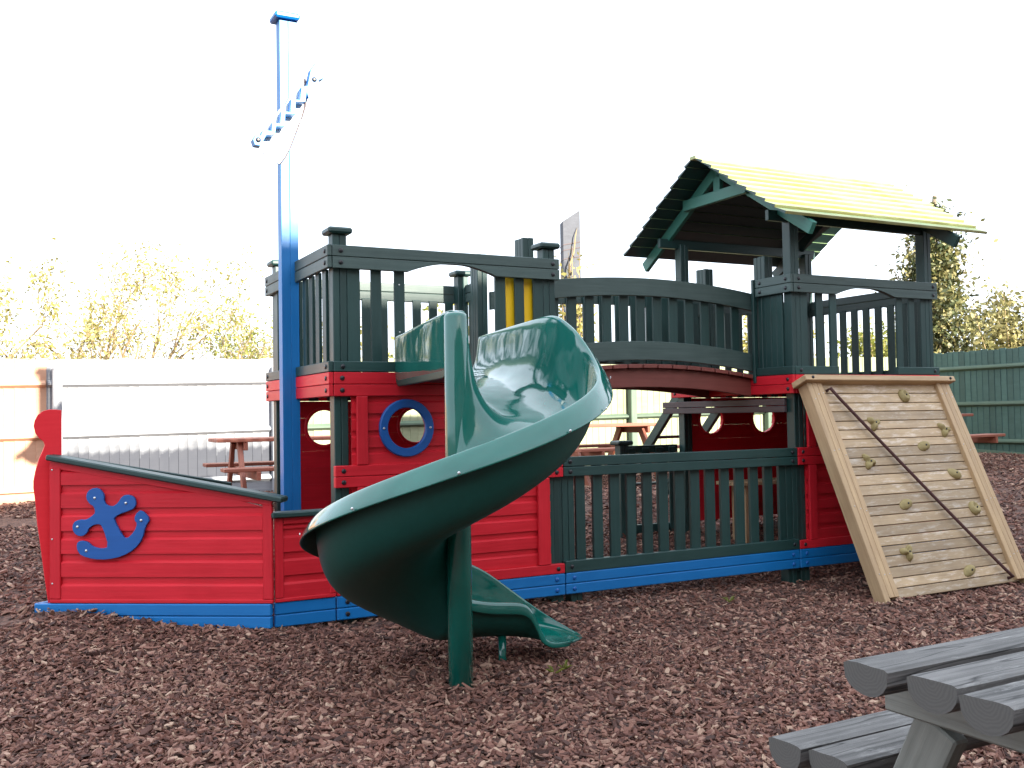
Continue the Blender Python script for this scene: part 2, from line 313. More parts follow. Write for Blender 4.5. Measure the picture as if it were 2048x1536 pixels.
def bolt(parent, p, n, kind='bolt', r=.016):
    z = Vector(n); x = Vector((0, 0, 1)) if abs(z.z) < .9 else Vector((1, 0, 0))
    return link('bolt' if kind != 'steel' else 'screw', dome_mesh(r, r*.55, kind, ('dome', r, kind)), parent, frame(x, z, p))
def tube_mesh(pts, rad, n=8, mat='bark', caps=True):
    V = []; F = []; pts = [Vector(p) for p in pts]
    for i, p in enumerate(pts):
        t = (pts[min(i+1, len(pts)-1)]-pts[max(i-1, 0)]).normalized()
        a = t.cross(Vector((.3, .2, 1)) if abs(t.z) < .95 else Vector((1, .1, 0))).normalized(); b_ = t.cross(a)
        for k in range(n):
            an = 2*math.pi*k/n; V.append(p+(a*math.cos(an)+b_*math.sin(an))*rad[i])
    for i in range(len(pts)-1):
        for k in range(n): F.append([i*n+k, i*n+(k+1) % n, (i+1)*n+(k+1) % n, (i+1)*n+k])
    if caps: F += [list(range(n)), [(len(pts)-1)*n+k for k in range(n)]]
    return V, F

# ---------------------------------------------------------------- ground
def sst(a, b, x):
    t = min(1, max(0, (x-a)/(b-a))); return t*t*(3-2*t)
def gh(x, y):
    z = -.028*min(4, max(0, x-.5))*(1-sst(.1, 1.6, y)) + .40*sst(-.6, 3.6, y) + .016*min(14, max(0, x-2))*sst(1, 5, y)
    z += .085*math.exp(-((x+1.45)**2/.35+(y-.55)**2/.5)) + .03*math.exp(-((x+.6)**2/.2+(y+.1)**2/.08))
    z += -.05*math.exp(-((x-1.12)**2/.10+(y+1.38)**2/.07))+.02*math.exp(-((x-1.55)**2/.06+(y+1.5)**2/.12))
    z += .022*mnoise.noise(Vector((x*.9, y*.9, 3.3))) + .012*mnoise.noise(Vector((x*2.7, y*2.7, 1.3)))
    return z
def axis(lo, hi, d, far):
    a = list(np.arange(lo, hi+1e-6, d)); s = d; x = hi
    while x < far: s *= 1.5; x += s; a.append(x)
    s = d; x = lo; pre = []
    while x > -far: s *= 1.5; x -= s; pre.append(x)
    return pre[::-1]+a
gx, gy = axis(-6, 16, .16, 900), axis(-8, 9, .16, 900)
V = [(x, y, gh(x, y)) for y in gy for x in gx]; nx = len(gx)
F = [[j*nx+i, j*nx+i+1, (j+1)*nx+i+1, (j+1)*nx+i] for j in range(len(gy)-1) for i in range(nx-1)]
me = bpy.data.meshes.new('ground'); me.from_pydata(V, [], F); me.polygons.foreach_set('use_smooth', [True]*len(F)); me.materials.append(M['mulch'])
ground = link('ground', me); ground['kind'] = 'structure'
# loose bark chips lying on it
chipcol = bpy.data.collections.new('bark chip kinds')
for k in range(12):
    n = random.choice((5, 6, 6, 7)); ln = random.uniform(.8, 1.5); wd = random.uniform(.35, .75); th = random.uniform(.10, .22)
    if k in (3, 8): ln, wd = 2.2, .16
    an = sorted(2*math.pi*(i+random.uniform(-.3, .3))/n for i in range(n))
    P = [(.5*ln*math.cos(a)*random.uniform(.75, 1.1), .5*wd*math.sin(a)*random.uniform(.75, 1.1)) for a in an]
    bend = random.uniform(-.25, .25)
    V = [(x*1.0, y, bend*x*x) for x, y in P]+[(x*.86, y*.82, th+bend*x*x+random.uniform(-.04, .04)) for x, y in P]
    F = [list(range(n))[::-1], [n+i for i in range(n)]]+[[i, (i+1) % n, n+(i+1) % n, n+i] for i in range(n)]
    chipcol.objects.link(bpy.data.objects.new('bark_chip_kind', mesh_from(V, F, 'chip')))
def in_view(x, y, z, pad=1.12):
    d = Vector((x, y, z))-CAM; dep = d.dot(fw)
    if dep < 1.2: return 0
    u = d.dot(ri2)/dep*1993.3/1024; v_ = d.dot(up2)/dep*1993.3/768
    return dep if abs(u) < pad+.45/dep and abs(v_) < pad+.5/dep else 0
pts = []; rots = []; scl = []
def scatter(n, x0, x1, y0, y1, s0, s1, dmin, dmax):
    c = 0
    for x, y in zip(rng.uniform(x0, x1, n), rng.uniform(y0, y1, n)):
        z = gh(x, y); d = in_view(x, y, z)
        if not d or d < dmin or d >= dmax: continue
        s = rng.uniform(s0, s1)*(1.35 if rng.random() < .08 else 1)
        pts.append((x, y, z+rng.uniform(-.004, .016))); rots.append((rng.normal(0, .42), rng.normal(0, .42), rng.uniform(0, 6.283))); scl.append(s)
scatter(215000, -5.5, 3.8, -5.6, .6, .019, .046, 0, 6.2)
scatter(150000, -7, 11, -4.2, 4, .024, .052, 6.2, 10)
scatter(60000, -7, 13, -2, 7, .035, .060, 10, 24)
me = bpy.data.meshes.new('bark_chips'); me.from_pydata(pts, [], [])
a = me.attributes.new('rot', 'FLOAT_VECTOR', 'POINT'); a.data.foreach_set('vector', np.array(rots, dtype=np.float32).ravel())
a = me.attributes.new('scl', 'FLOAT', 'POINT'); a.data.foreach_set('value', np.array(scl, dtype=np.float32))
print('chips', len(pts))
me.materials.append(M['chip'])
chips = link('bark_chips', me); chips['kind'] = 'stuff'; chips['label'] = 'loose red brown bark chips covering the play area'
g = bpy.data.node_groups.new('chips', 'GeometryNodeTree')
g.interface.new_socket('Geometry', in_out='INPUT', socket_type='NodeSocketGeometry'); g.interface.new_socket('Geometry', in_out='OUTPUT', socket_type='NodeSocketGeometry')
gi, go = g.nodes.new('NodeGroupInput'), g.nodes.new('NodeGroupOutput')
ip = g.nodes.new('GeometryNodeInstanceOnPoints'); ci = g.nodes.new('GeometryNodeCollectionInfo')
ci.inputs['Collection'].default_value = chipcol; ci.inputs['Separate Children'].default_value = True; ci.inputs['Reset Children'].default_value = True
na = g.nodes.new('GeometryNodeInputNamedAttribute'); na.data_type = 'FLOAT_VECTOR'; na.inputs['Name'].default_value = 'rot'
nb = g.nodes.new('GeometryNodeInputNamedAttribute'); nb.data_type = 'FLOAT'; nb.inputs['Name'].default_value = 'scl'
er = g.nodes.new('FunctionNodeEulerToRotation')
g.links.new(gi.outputs[0], ip.inputs['Points']); g.links.new(ci.outputs[0], ip.inputs['Instance']); ip.inputs['Pick Instance'].default_value = True
g.links.new(na.outputs['Attribute'], er.inputs[0]); g.links.new(er.outputs[0], ip.inputs['Rotation']); g.links.new(nb.outputs['Attribute'], ip.inputs['Scale'])
g.links.new(ip.outputs[0], go.inputs[0])
md = chips.modifiers.new('chips', 'NODES'); md.node_group = g

# ---------------------------------------------------------------- the ship-shaped climbing frame
D = 1.68
ship = thing('climbing_frame', (2.6, .84, 0), 'red, blue and green wooden pirate ship climbing frame with two towers and a roof', 'climbing frame')
def clad(parent, mw, z0, z1, hp, x0, x1, mat='red', top=None, hole=None, name='plank'):
    """shiplap boards; frame x along the wall, -y outwards, z up"""
    z = z0
    while z < z1-.02:
        h = min(hp, z1-z)
        zs = [z, z+h*.60, z+h*.70, z+h-.0004]
        if hole: zs = sorted(set(zs+list(np.linspace(z, z+h-.0004, 10))))
        def t(q):
            f = (q-z)/h
            return .024 if f <= .60 else (.010 if f >= .70 else .024-(f-.60)/.10*.014)
        out = [(q, -t(q)) for q in zs]
        prof = out+[(q, 0.0) for q, _ in out[::-1]]
        segs = []
        e0 = lambda q: x0
        e1 = (lambda q: x1) if top is None else (lambda q: max(x0, min(x1, top(q))))
        if hole and z < hole[0][1]+hole[0][2] and z+h > hole[0][1]-hole[0][2]:
            edges = [e0]
            for (hc, hz, hr) in hole:
                w = lambda q, hz=hz, hr=hr: math.sqrt(max(0, hr*hr-(q-hz)**2))
                edges += [lambda q, hc=hc, w=w: hc-w(q), lambda q, hc=hc, w=w: hc+w(q)]
            edges.append(e1); segs = [(edges[i], edges[i+1]) for i in range(0, len(edges), 2)]
        else: segs = [(e0, e1)]
        V = []; F = []; n = len(prof)
        for a, b_ in segs:
            o = len(V)
            V += [(a(q), y, q) for q, y in prof]+[(b_(q), y, q) for q, y in prof]
            F += [[o+i, o+(i+1) % n, o+n+(i+1) % n, o+n+i] for i in range(n)]
            m_ = n//2
            for e in (0, n):
                F += [[o+e+i, o+e+i+1, o+e+n-2-i, o+e+n-1-i] for i in range(m_-1)]
        # grain along the plank: own origin in its middle
        cz = z+h/2; V = [(x-(x0+x1)/2, y, q-cz) for x, y, q in V]
        link(name, mesh_from(V, F, mat), parent, mw @ Matrix.Translation(((x0+x1)/2, 0, cz)))
        z += h
def wallframe(o, x, z=(0, 0, 1)):
    x = Vector(x).normalized(); z = Vector(z); y = z.cross(x)
    return Matrix(((x.x, y.x, z.x, o[0]), (x.y, y.y, z.y, o[1]), (x.z, y.z, z.z, o[2]), (0, 0, 0, 1)))
BLT = lambda p, x, z, k='bolt', y=0.0: bolt(p, (x, y, z), (0, -1, 0), k)
TOP = ((2.336, 2.410), (2.413, 2.487)); KICK = ((1.660, 1.728),); TRIM = ((1.501, 1.577), (1.580, 1.657)); MID = ((.908, .977), (.980, 1.050)); LOW = ((.2165, .285),); HULL = ((.061, .136), (.139, .2135))
def rails_f(p, x0, x1, zs, mat, y0=0.0, t=.045, bolts='bolt', outer=True, name='rail_board'):
    for a, b_ in zs:
        abox(name, p, (x0, y0, a), (x1, y0+t, b_), mat)
        if bolts and outer:
            for x in (x0+.055, x1-.055): BLT(p, x, (a+b_)/2, bolts, y0)
def rails_l(p, x0, y0, y1, zs, mat, bolts=True):
    for a, b_ in zs:
        abox('rail_board', p, (x0-.034, y0, a), (x0-.003, y1, b_), mat)
        if bolts:
            for y in (y0+.06, y1-.06): bolt(p, (x0-.034, y, (a+b_)/2), (-1, 0, 0))
def arch_board(p, x0, x1, a0, a1, z0, z1, peak, mat):
    pts = [(x0, z0), (a0, z0)]
    for i in range(1, 16):
        f = i/16; s = math.sin(math.pi*f); pts.append((a0+(a1-a0)*f, z0+(peak-z0)*min(1, s*1.06)**.9))
    pts += [(a1, z0), (x1, z0), (x1, z1), (x0, z1)]
    c = (x0+x1)/2; cz = (z0+z1)/2
    prism('rail_board', p, [(x-c, -(z-cz)) for x, z in pts], .045, frame((1, 0, 0), (0, 1, 0), (c, 0, cz)), mat, .003)
    for x in (x0+.055, x1-.055): BLT(p, x, cz)
def post(x, y, z0, z1, nx=2, ny=1, lx=.047, ly=.095, mat='green', cap=False, name='post'):
    p = part(name, ship, (x, y, z0))
    for i in range(nx):
        for j in range(ny):
            abox('post_board', p, (x+i*(lx+.0015), y+j*(ly+.0015), z0), (x+i*(lx+.0015)+lx, y+j*(ly+.0015)+ly, z1+random.uniform(-.002, .002)), mat, .005)
    if cap:
        cx, cy = x+nx*lx/2, y+ny*ly/2
        link('post_cap', box_mesh(.165, .165, .042, mat, .012), p, Matrix.Translation((cx, cy, z1+.0225)))
    return p
def slat_f(p, x0, x1, z0, z1, y=.0475, mat='green', t=.022):
    dz = random.uniform(-.002, .002)
    abox('slat', p, (x0, y, z0+dz), (x1, y+t, z1+dz), mat, .003)
def slat_l(p, x, y0, y1, z0, z1, mat='green'):
    abox('slat', p, (x, y0, z0), (x+.022, y1, z1), mat, .003)
def ring(p_, c, ro, ri_, t, mw, mat, name):
    n = 56; V = []; F = []
    for r0, z in ((ri_, 0), (ro, 0), (ro, t*.75), (ro-.006, t), (ri_+.006, t), (ri_, t*.75)):
        V += [(r0*math.cos(2*math.pi*i/n), r0*math.sin(2*math.pi*i/n), z) for i in range(n)]
    for j in range(6):
        for i in range(n): F.append([j*n+i, j*n+(i+1) % n, ((j+1) % 6)*n+(i+1) % n, ((j+1) % 6)*n+i])
    return link(name, mesh_from(V, F, mat), p_, mw)

# hull base boards along the near and far side
for y0, flip in ((0, 1), (D-.045, -1)):
    for i, (xa, xb) in enumerate(((-.395, -.004), (.004, 1.702), (1.708, 3.944), (3.95, 5.70))):
        if flip < 0 and i == 2: continue
        p = part('hull_side', ship, ((xa+xb)/2, y0, .06))
        for a, b_ in HULL:
            abox('hull_board', p, (xa, y0, a), (xb, y0+.045, b_), 'blue', .006)
            if flip > 0 and i:
                for x in ((xa+.07,) if i == 1 else ()): BLT(p, x, (a+b_)/2, 'bolt', y0)
                for x in ((xb-.07,) if i == 1 else (xa+.07, xb-.07)): BLT(p, x, (a+b_)/2, 'bluebolt', y0)
# feet under the hull
for x in (.06, 1.62, 1.78, 3.86, 4.0, 5.6):
    for y in (.05, 1.53): post(x, y, gh(x, y)-.1 if y < 1 else .0, .21, mat='green')

# ---- bow
Bp, Ap = Vector((-1.62, .80, 0)), Vector((-.395, 0, 0)); LB = (Ap-Bp).length
for side in (0, 1):
    if side == 0: mw = wallframe(Bp, Ap-Bp)
    else:
        b2, a2 = Vector((-1.62, .88, 0)), Vector((-.395, D, 0)); mw = wallframe(b2, a2-b2)
    s = 1 if side == 0 else -1                    # outward is -y near side, +y far side
    bw = part('bow_panel', ship, mw.translation+Vector((.6, 0, .2)))
    line = lambda q: .07+(1.080-q)/.1766
    if side == 0:
        clad(bw, mw, .235, 1.09, .1455, .075, 1.395, top=line)
    else:
        z = .235
        while z < 1.0:
            x1 = min(1.395, line(z+.14)); 
            if x1 > .2: link('plank', box_mesh(x1-.075, .143, .022, 'red'), bw, mw @ frame((1, 0, 0), (0, -1, 0), ((.075+x1)/2, .011, z+.0725)))
            z += .1455
    def lb(name, x0, z0, x1, z1, t, mat, w=None):
        """board given in the panel's own frame"""
        c = Vector(((x0+x1)/2, -s*t/2, (z0+z1)/2)); dx, dz = x1-x0, z1-z0
        if w is None: L_, wd, d = (dx, dz, (1, 0, 0)) if dx > dz else (dz, dx, (0, 0, 1))
        else: L_, wd, d = math.hypot(dx, dz), w, (dx, 0, dz)
        return link(name, box_mesh(L_, wd, t, mat), bw, mw @ frame(d, (0, -1, 0), c))
    # framing boards: foot, two uprights and the sloping head
    lb('batten', 0.0, .2165, 1.458, .240, .030, 'red')
    lb('batten', .0, .242, .073, 1.075, .030, 'red')
    lb('batten', 1.397, .242, 1.458, .828, .030, 'red')
    lb('batten', .0, 1.105, 1.458, .848, .026, 'red', w=.062)
    # sloping cap board
    dx, dz = 1.535+.005, .8525-1.137; L_ = math.hypot(dx, dz)
    c = Vector((.765, (-.005 if side == 0 else .005), .9995))
    cap = link('cap_board', box_mesh(L_, .125, .036, 'green', .008), bw, mw @ Matrix.Translation(c) @ Matrix.Rotation(-math.atan2(dz, dx), 4, 'Y'))
    for f in (.03, .3, .75, .97):
        q = mw @ Vector((-.005+dx*f, -.04*s, 1.137+dz*f+.0175)); bolt(bw, q, (0, 0, 1), 'steel', .007)
    for zz in (1.06, .62, .34):
        bolt(bw, mw @ Vector((.02, -.030*s, zz)), mw.to_3x3() @ Vector((0, -s, 0)), 'steel', .006)
    # blue base boards
    for a, b_ in HULL:
        L_ = LB+.085
        link('hull_board', box_mesh(L_, b_-a, .045, 'blue', .006), bw, mw @ Matrix.Translation((-.10+L_/2, -.012*s, (a+b_)/2)) @ Matrix.Rotation(R(90), 4, 'X'))
    bolt(bw, mw @ Vector((-.06, -.0345*s, .176)), mw.to_3x3() @ Vector((0, -s, 0)), 'steel', .006)
# short panel between bow and tower
for y0, s in ((.02, 1), (D-.02, -1)):
    p = part('hull_panel', ship, (-.2, y0, .2)); 
    if s > 0:
        clad(p, wallframe((-.395, y0, 0), (1, 0, 0)), .235, .70, .1455, .055, .36)
    else:
        for k in range(3): abox('plank', p, (-.34, y0-.022, .235+k*.1455), (-.04, y0, .235+k*.1455+.143), 'red')
    ya, yb = (y0-.030, y0) if s > 0 else (y0, y0+.03)
    abox('batten', p, (-.395, ya, .2165), (-.006, yb, .240), 'red'); abox('batten', p, (-.393, ya, .242), (-.341, yb, .742), 'red')
    abox('batten', p, (-.045, ya, .242), (-.006, yb, .742), 'red'); abox('batten', p, (-.339, ya, .70), (-.047, yb, .742), 'red')
    abox('cap_board', p, (-.42, y0-.07, .743), (-.015, y0+.05, .778), 'green', .008)
# figurehead at the stem
fh = [(-1.56, 1.441), (-1.595, 1.446), (-1.631, 1.447), (-1.667, 1.438), (-1.699, 1.412), (-1.717, 1.377), (-1.723, 1.342), (-1.714, 1.298), (-1.692, 1.264), (-1.667, 1.242), (-1.659, 1.218), (-1.671, 1.182), (-1.692, 1.132), (-1.714, 1.054), (-1.725, .991), (-1.725, .944), (-1.718, .889), (-1.712, .834), (-1.704, .723), (-1.690, .616), (-1.665, .40), (-1.640, .205), (-1.56, .205)]
prism('figurehead', ship, [(x, -z) for x, z in fh], .044, frame((1, 0, 0), (0, 1, 0), (0, .818, 0)), 'redpanel', .004)
# anchor
an = [(.31, .948), (.35, .934), (.374, .896), (.371, .861), (.388, .835), (.43, .826), (.464, .848), (.491, .892), (.531, .902), (.571, .885), (.585, .847), (.571, .812), (.531, .796), (.49, .784), (.451, .765), (.434, .746), (.496, .634), (.524, .624), (.571, .668), (.591, .719), (.571, .738), (.578, .777), (.618, .808), (.677, .744), (.643, .70), (.623, .617), (.569, .554), (.489, .512), (.396, .493), (.301, .495), (.221, .517), (.194, .549), (.188, .594), (.214, .615), (.262, .606), (.295, .574), (.355, .561), (.403, .574), (.363, .695), (.343, .717), (.303, .712), (.269, .689), (.262, .664), (.228, .638), (.188, .645), (.16, .683), (.168, .728), (.208, .747), (.249, .743), (.29, .766), (.316, .791), (.303, .83), (.276, .843), (.252, .881), (.263, .926)]
def smooth_loop(P, it=1):
    for _ in range(it):
        Q = []
        for i in range(len(P)):
            a, b_ = P[i], P[(i+1) % len(P)]
            Q += [(.75*a[0]+.25*b_[0], .75*a[1]+.25*b_[1]), (.25*a[0]+.75*b_[0], .25*a[1]+.75*b_[1])]
        P = Q
    return P
mwb = wallframe(Bp, Ap-Bp)
amw = mwb @ Matrix.Translation((0, -.026, 0)) @ Matrix.Rotation(R(90), 4, 'X')
anchor = prism('anchor', ship, smooth_loop(an), .019, amw, 'royal', .003)
for x, z in ((.312, .881), (.518, .847), (.197, .70), (.617, .738), (.255, .549)):
    bolt(anchor, mwb @ Vector((x, -.045, z)), mwb.to_3x3() @ Vector((0, -1, 0)), 'steel', .009)
# mast with its cap, sail board and yard
mast = part('mast', ship, (-.06, .84, 0))
abox('mast_board', mast, (-.128, .79, .05), (-.0652, .885, 4.235), 'blue', .0025); abox('mast_board', mast, (-.0648, .79, .05), (-.004, .885, 4.235), 'blue', .0025)
link('mast_cap', box_mesh(.18, .18, .045, 'blue', .012), mast, Matrix.Translation((-.075, .84, 4.258)))
sail = [(-.324, 3.30), (-.295, 3.345), (-.26, 3.37), (-.217, 3.437), (-.19, 3.47), (-.151, 3.553), (-.10, 3.60), (-.06, 3.681), (.0, 3.73), (.035, 3.80), (.05, 3.70), (.035, 3.60), (.012, 3.52), (-.011, 3.46), (-.04, 3.38), (-.075, 3.291), (-.11, 3.22), (-.148, 3.168), (-.20, 3.19), (-.27, 3.24)]
prism('sail_board', ship, [(x, -z) for x, z in sail], .02, frame((1, 0, 0), (0, 1, 0), (0, .735, 0)), 'sailwhite', .002)
yard = [(-.342, 3.262), (-.355, 3.30), (-.335, 3.335), (-.30, 3.335), (-.285, 3.375), (-.225, 3.375), (-.22, 3.435), (-.165, 3.435), (-.155, 3.525), (-.09, 3.525), (-.085, 3.62), (-.02, 3.62), (-.01, 3.715), (.035, 3.73), (.06, 3.85), (.10, 3.91), (.127, 3.93), (.138, 3.86), (.165, 3.845), (.156, 3.80), (.118, 3.78), (.125, 3.735), (.04, 3.64), (.03, 3.68), (.02, 3.61), (-.05, 3.60), (-.052, 3.51), (-.125, 3.505), (-.13, 3.415), (-.19, 3.41), (-.20, 3.35), (-.26, 3.34), (-.28, 3.30), (-.30, 3.26)]
edge = [(.036, 3.80), (.05, 3.70), (.036, 3.60), (.013, 3.52), (-.010, 3.46), (-.039, 3.38), (-.074, 3.291), (-.109, 3.22), (-.15, 3.163)]
Ve, Fe = tube_mesh([(x, .728, z) for x, z in edge], [.007, .012, .007]+[.005]*6, 6)
link('sail_edge_shade', mesh_from(Ve, Fe, 'greybrown', True), ship)  # dark strip added to draw the shaded edge of the sail board
yb = prism('yard_board', ship, [(x, -z) for x, z in yard], .075, frame((1, 0, 0), (0, 1, 0), (0, .655, 0)), 'blue', .003)
for x, z in ((-.318, 3.30), (.085, 3.78)): bolt(yb, (x, .655, z), (0, -1, 0), 'bolt', .018)
abox('yard_spacer', ship, (-.10, .755, 3.40), (-.05, .789, 3.56), 'blue')

# ---- towers
def tower(X0, X1, left):
    H = 2.565 if left else 2.93
    xr = X1-.109
    for (x, y) in ((X0+.014, .046), (xr, .046), (X0+.014, D-.141), (xr, D-.141)):
        if left: post(x, y, .03, 2.565, cap=True)
        else: post(x, y, .03, H+.06, lx=.047 if y < 1 else .047)
    # bridge-side posts
    bx = X1-.105 if left else X0+.01
    for y in (.36, 1.165): post(bx, y, 1.50, 2.70, 2, 3, .046, .046)
    # near side railing
    p = part('tower_railing', ship, ((X0+X1)/2, 0, 1.66))
    if left:
        abox('rail_board', p, (X0, 0, TOP[1][0]), (X1, .045, TOP[1][1]), 'rail')
        for x in (X0+.055, X1-.055): BLT(p, x, sum(TOP[1])/2)
        arch_board(p, X0, X1, .53, 1.185, TOP[0][0], TOP[0][1], 2.403, 'rail')
        for a, b_ in ((X0, .43), (1.20, X1)):
            abox('kick_board', p, (a, 0, KICK[0][0]), (b_, .045, KICK[0][1]), 'green'); BLT(p, X0+.06 if a == X0 else X1-.06, sum(KICK[0])/2)
        for a, b_ in ((.112, .20), (.277, .349), (.442, .515), (1.199, 1.281), (1.357, 1.431), (1.506, 1.588)): slat_f(p, X0+a, X0+b_, 1.50, 2.345)
        for x in (.475,):
            for z in (1.93, 2.25): bolt(p, (x, .0475, z), (0, -1, 0), 'steel', .006)
        abox('yellow_panel', ship, (1.30, .085, 1.70), (1.545, .10, 2.35), 'yellow')
    else:
        abox('rail_board', p, (X0, 0, TOP[1][0]+.01), (X1, .045, TOP[1][1]+.01), 'rail')
        for x in (X0+.055, X1-.055): BLT(p, x, sum(TOP[1])/2+.01)
        arch_board(p, X0, X1, 4.44, 5.13, TOP[0][0]+.01, TOP[0][1]+.01, 2.41, 'rail')
        for a, b_ in ((X0, 4.44), (5.15, X1)):
            abox('kick_board', p, (a, 0, KICK[0][0]), (b_, .045, KICK[0][1]), 'green'); BLT(p, X0+.06 if a == X0 else X1-.06, sum(KICK[0])/2)
        for a, b_ in ((4.06, 4.14), (4.24, 4.318), (4.40, 4.478), (5.203, 5.278), (5.36, 5.432), (5.512, 5.57)): slat_f(p, a, b_, 1.50, 2.35)
    # far side railing
    p = part('tower_railing', ship, ((X0+X1)/2, D, 1.66))
    rails_f(p, X0, X1, TOP, 'rail', D-.045, outer=False); rails_f(p, X0, X1, KICK, 'green', D-.045, outer=False, name='kick_board')
    x = X0+.15
    while x < X1-.2: slat_f(p, x, x+.075, 1.50, 2.345, D-.07); x += .150
    # left side railing
    p = part('tower_railing', ship, (X0, .84, 1.66))
    if left:
        rails_l(p, X0, .003, D-.003, TOP, 'rail'); rails_l(p, X0, .003, D-.003, KICK, 'green')
        y = .16
        while y < D-.24: slat_l(p, X0+.0, y, y+.085, 1.50, 2.345); y += .158
    else:
        for a, b_ in ((.003, .44), (1.235, D-.003)):
            rails_l(p, X0, a, b_, [(q+.01, w+.01) for q, w in TOP], 'rail'); rails_l(p, X0, a, b_, KICK, 'green', False)
        for y in (.145, .215, .285, 1.33, 1.42): slat_l(p, X0, y, y+.068, 1.50, 2.35)
        for y in (.443, 1.205): abox('bridge_end_board', ship, (X0-.05, y, 1.60), (X0-.006, y+.03, 2.50), 'green')
    # right side railing
    p = part('tower_railing', ship, (X1, .84, 1.66))
    for a, b_ in (((.05, .36), (1.31, D-.05)) if left else ((.05, D-.05),)):
        for zz in (TOP, KICK):
            for z0, z1 in zz: abox('rail_board', p, (X1-.042, a, z0), (X1-.008, b_, z1), 'rail' if zz is TOP else 'green')
    y = .15
    while y < D-.22:
        if not left or y < .28 or y > 1.31: slat_l(p, X1-.066, y, y+.08, 1.50, 2.345)
        y += .15
    # red trim below the deck, deck boards
    p = part('deck_trim', ship, ((X0+X1)/2, 0, 1.5))
    rails_f(p, X0, X1, TRIM, 'red', name='trim_board'); rails_f(p, X0, X1, TRIM, 'red', D-.045, outer=False, name='trim_board'); rails_l(p, X0, .003, D-.003, TRIM, 'red')
    for a, b_ in TRIM: abox('trim_board', p, (X1-.042, .05, a), (X1-.008, D-.05, b_), 'red')
    p = part('deck_floor', ship, ((X0+X1)/2, .84, 1.6))
    y = .05
    while y < D-.14: abox('floor_board', p, (X0+.11, y, 1.605), (X1-.11, y+.088, 1.635), 'brown'); y += .096
    for y in (.3, .84, 1.38): abox('joist', p, (X0+.11, y, 1.53), (X1-.11, y+.045, 1.604), 'brown')
    # lower near wall
    f = wallframe((0, .046, 0), (1, 0, 0))
    if left:
        p = part('wall_panel', ship, (.85, .03, .3))
        clad(p, f, .285, .908, .1246, .125, 1.60); clad(p, f, 1.05, 1.50, .1125, .125, 1.60, hole=[(.50, 1.286, .142), (1.20, 1.286, .142)])
        abox('batten', p, (.150, -.006, 1.052), (.226, .021, 1.499), 'red'); abox('batten', p, (1.49, -.004, .287), (1.585, .021, .906), 'red')
        abox('batten', p, (1.49, -.004, 1.052), (1.585, .021, 1.499), 'red'); abox('batten', p, (.150, -.006, .287), (.226, .021, .906), 'red')
        rails_f(p, X0+.003, X1, MID, 'red', -.001); rails_f(p, X0+.003, X1, LOW, 'red', -.001)
    else:
        p = part('wall_panel', ship, (4.8, .03, .3))
        clad(p, f, .285, .908, .1246, X0+.11, X1-.1); clad(p, f, 1.05, 1.50, .1125, X0+.20, X1-.1)
        abox('batten', p, (4.065, -.004, .287), (4.15, .021, .906), 'red'); abox('batten', p, (4.065, -.004, 1.052), (4.15, .021, 1.499), 'red')
        rails_f(p, X0, X1, MID, 'red', -.001); rails_f(p, X0, X1, LOW, 'red', -.001)
    # far wall with portholes: flat face inside, boards run the length
    p = part('wall_panel', ship, ((X0+X1)/2, D, .3))
    f = wallframe((X1, D-.07, 0), (-1, 0, 0)); w = X1-X0
    hs = [(X1-1.20, 1.286, .142), (X1-.415, 1.286, .142)] if left else [(X1-5.01, 1.286, .142), (X1-4.34, 1.286, .142)]
    clad(p, f, .30, 1.50, .133, .12, w-.12, hole=hs)
    for hc, hz, hr in hs:
        ring(ship, None, .165, .138, .02, wallframe((X1-hc, D-.0735, hz), (1, 0, 0)) @ Matrix.Rotation(R(90), 4, 'X'), 'redpanel' if not left else 'red', 'porthole')
    # right wall
    p = part('wall_panel', ship, (X1, .84, .3)); f = wallframe((X1-.05, .15, 0), (0, 1, 0))
    clad(p, f, .30, 1.50, .133, 0, D-.3)
    if not left:
        p = part('doorway_beam', ship, (X0, .84, 1.4))
        abox('beam_board', p, (X0-.028, .12, 1.345), (X0+.005, 1.83, 1.400), 'greybrown'); abox('beam_board', p, (X0-.028, .12, 1.404), (X0+.005, 1.83, 1.460), 'greybrown')
tower(0.0, 1.70, True)
tower(3.95, 5.68, False)
# blue porthole rings on the near wall of the left tower
for xc in (.50, 1.20):
    rg = ring(ship, None, .193, .135, .028, wallframe((xc, .021, 1.286), (1, 0, 0)) @ Matrix.Rotation(R(90), 4, 'X'), 'royal', 'porthole_ring')
    for a in (180, 0): bolt(rg, (xc+.165*math.cos(R(a)), -.0068, 1.286+.165*math.sin(R(a))), (0, -1, 0), 'steel', .008)

# ---- barrier between the towers (near) and its shorter twin (far)
p = part('barrier', ship, (2.8, 0, .2))
rails_f(p, 1.705, 3.945, MID, 'green', 0); rails_f(p, 1.705, 3.945, ((.2165, .300),), 'green', 0)
for a, b_ in ((1.61, 1.659), (1.662, 1.711), (1.714, 1.763), (1.766, 1.815), (1.833, 1.91), (1.981, 2.063), (2.131, 2.215), (2.281, 2.359), (2.427, 2.511), (2.575, 2.66), (2.727, 2.817), (2.877, 2.964), (3.025, 3.115), (3.175, 3.26), (3.323, 3.413), (3.473, 3.559), (3.624, 3.712), (3.778, 3.85), (3.853, 3.92), (3.923, 4.0), (4.003, 4.06)): slat_f(p, a, b_, .22, 1.03, .0475, t=.03)
p = part('barrier', ship, (3.5, D, .2))
for a, b_ in MID+((.2165, .300),): abox('rail_board', p, (3.33, D-.045, a), (3.95, D, b_), 'green')
for x in (3.36, 3.52, 3.68, 3.83): slat_f(p, x, x+.08, .22, 1.03, D-.07)
post(3.22, D-.14, .1, 1.06, cap=True)

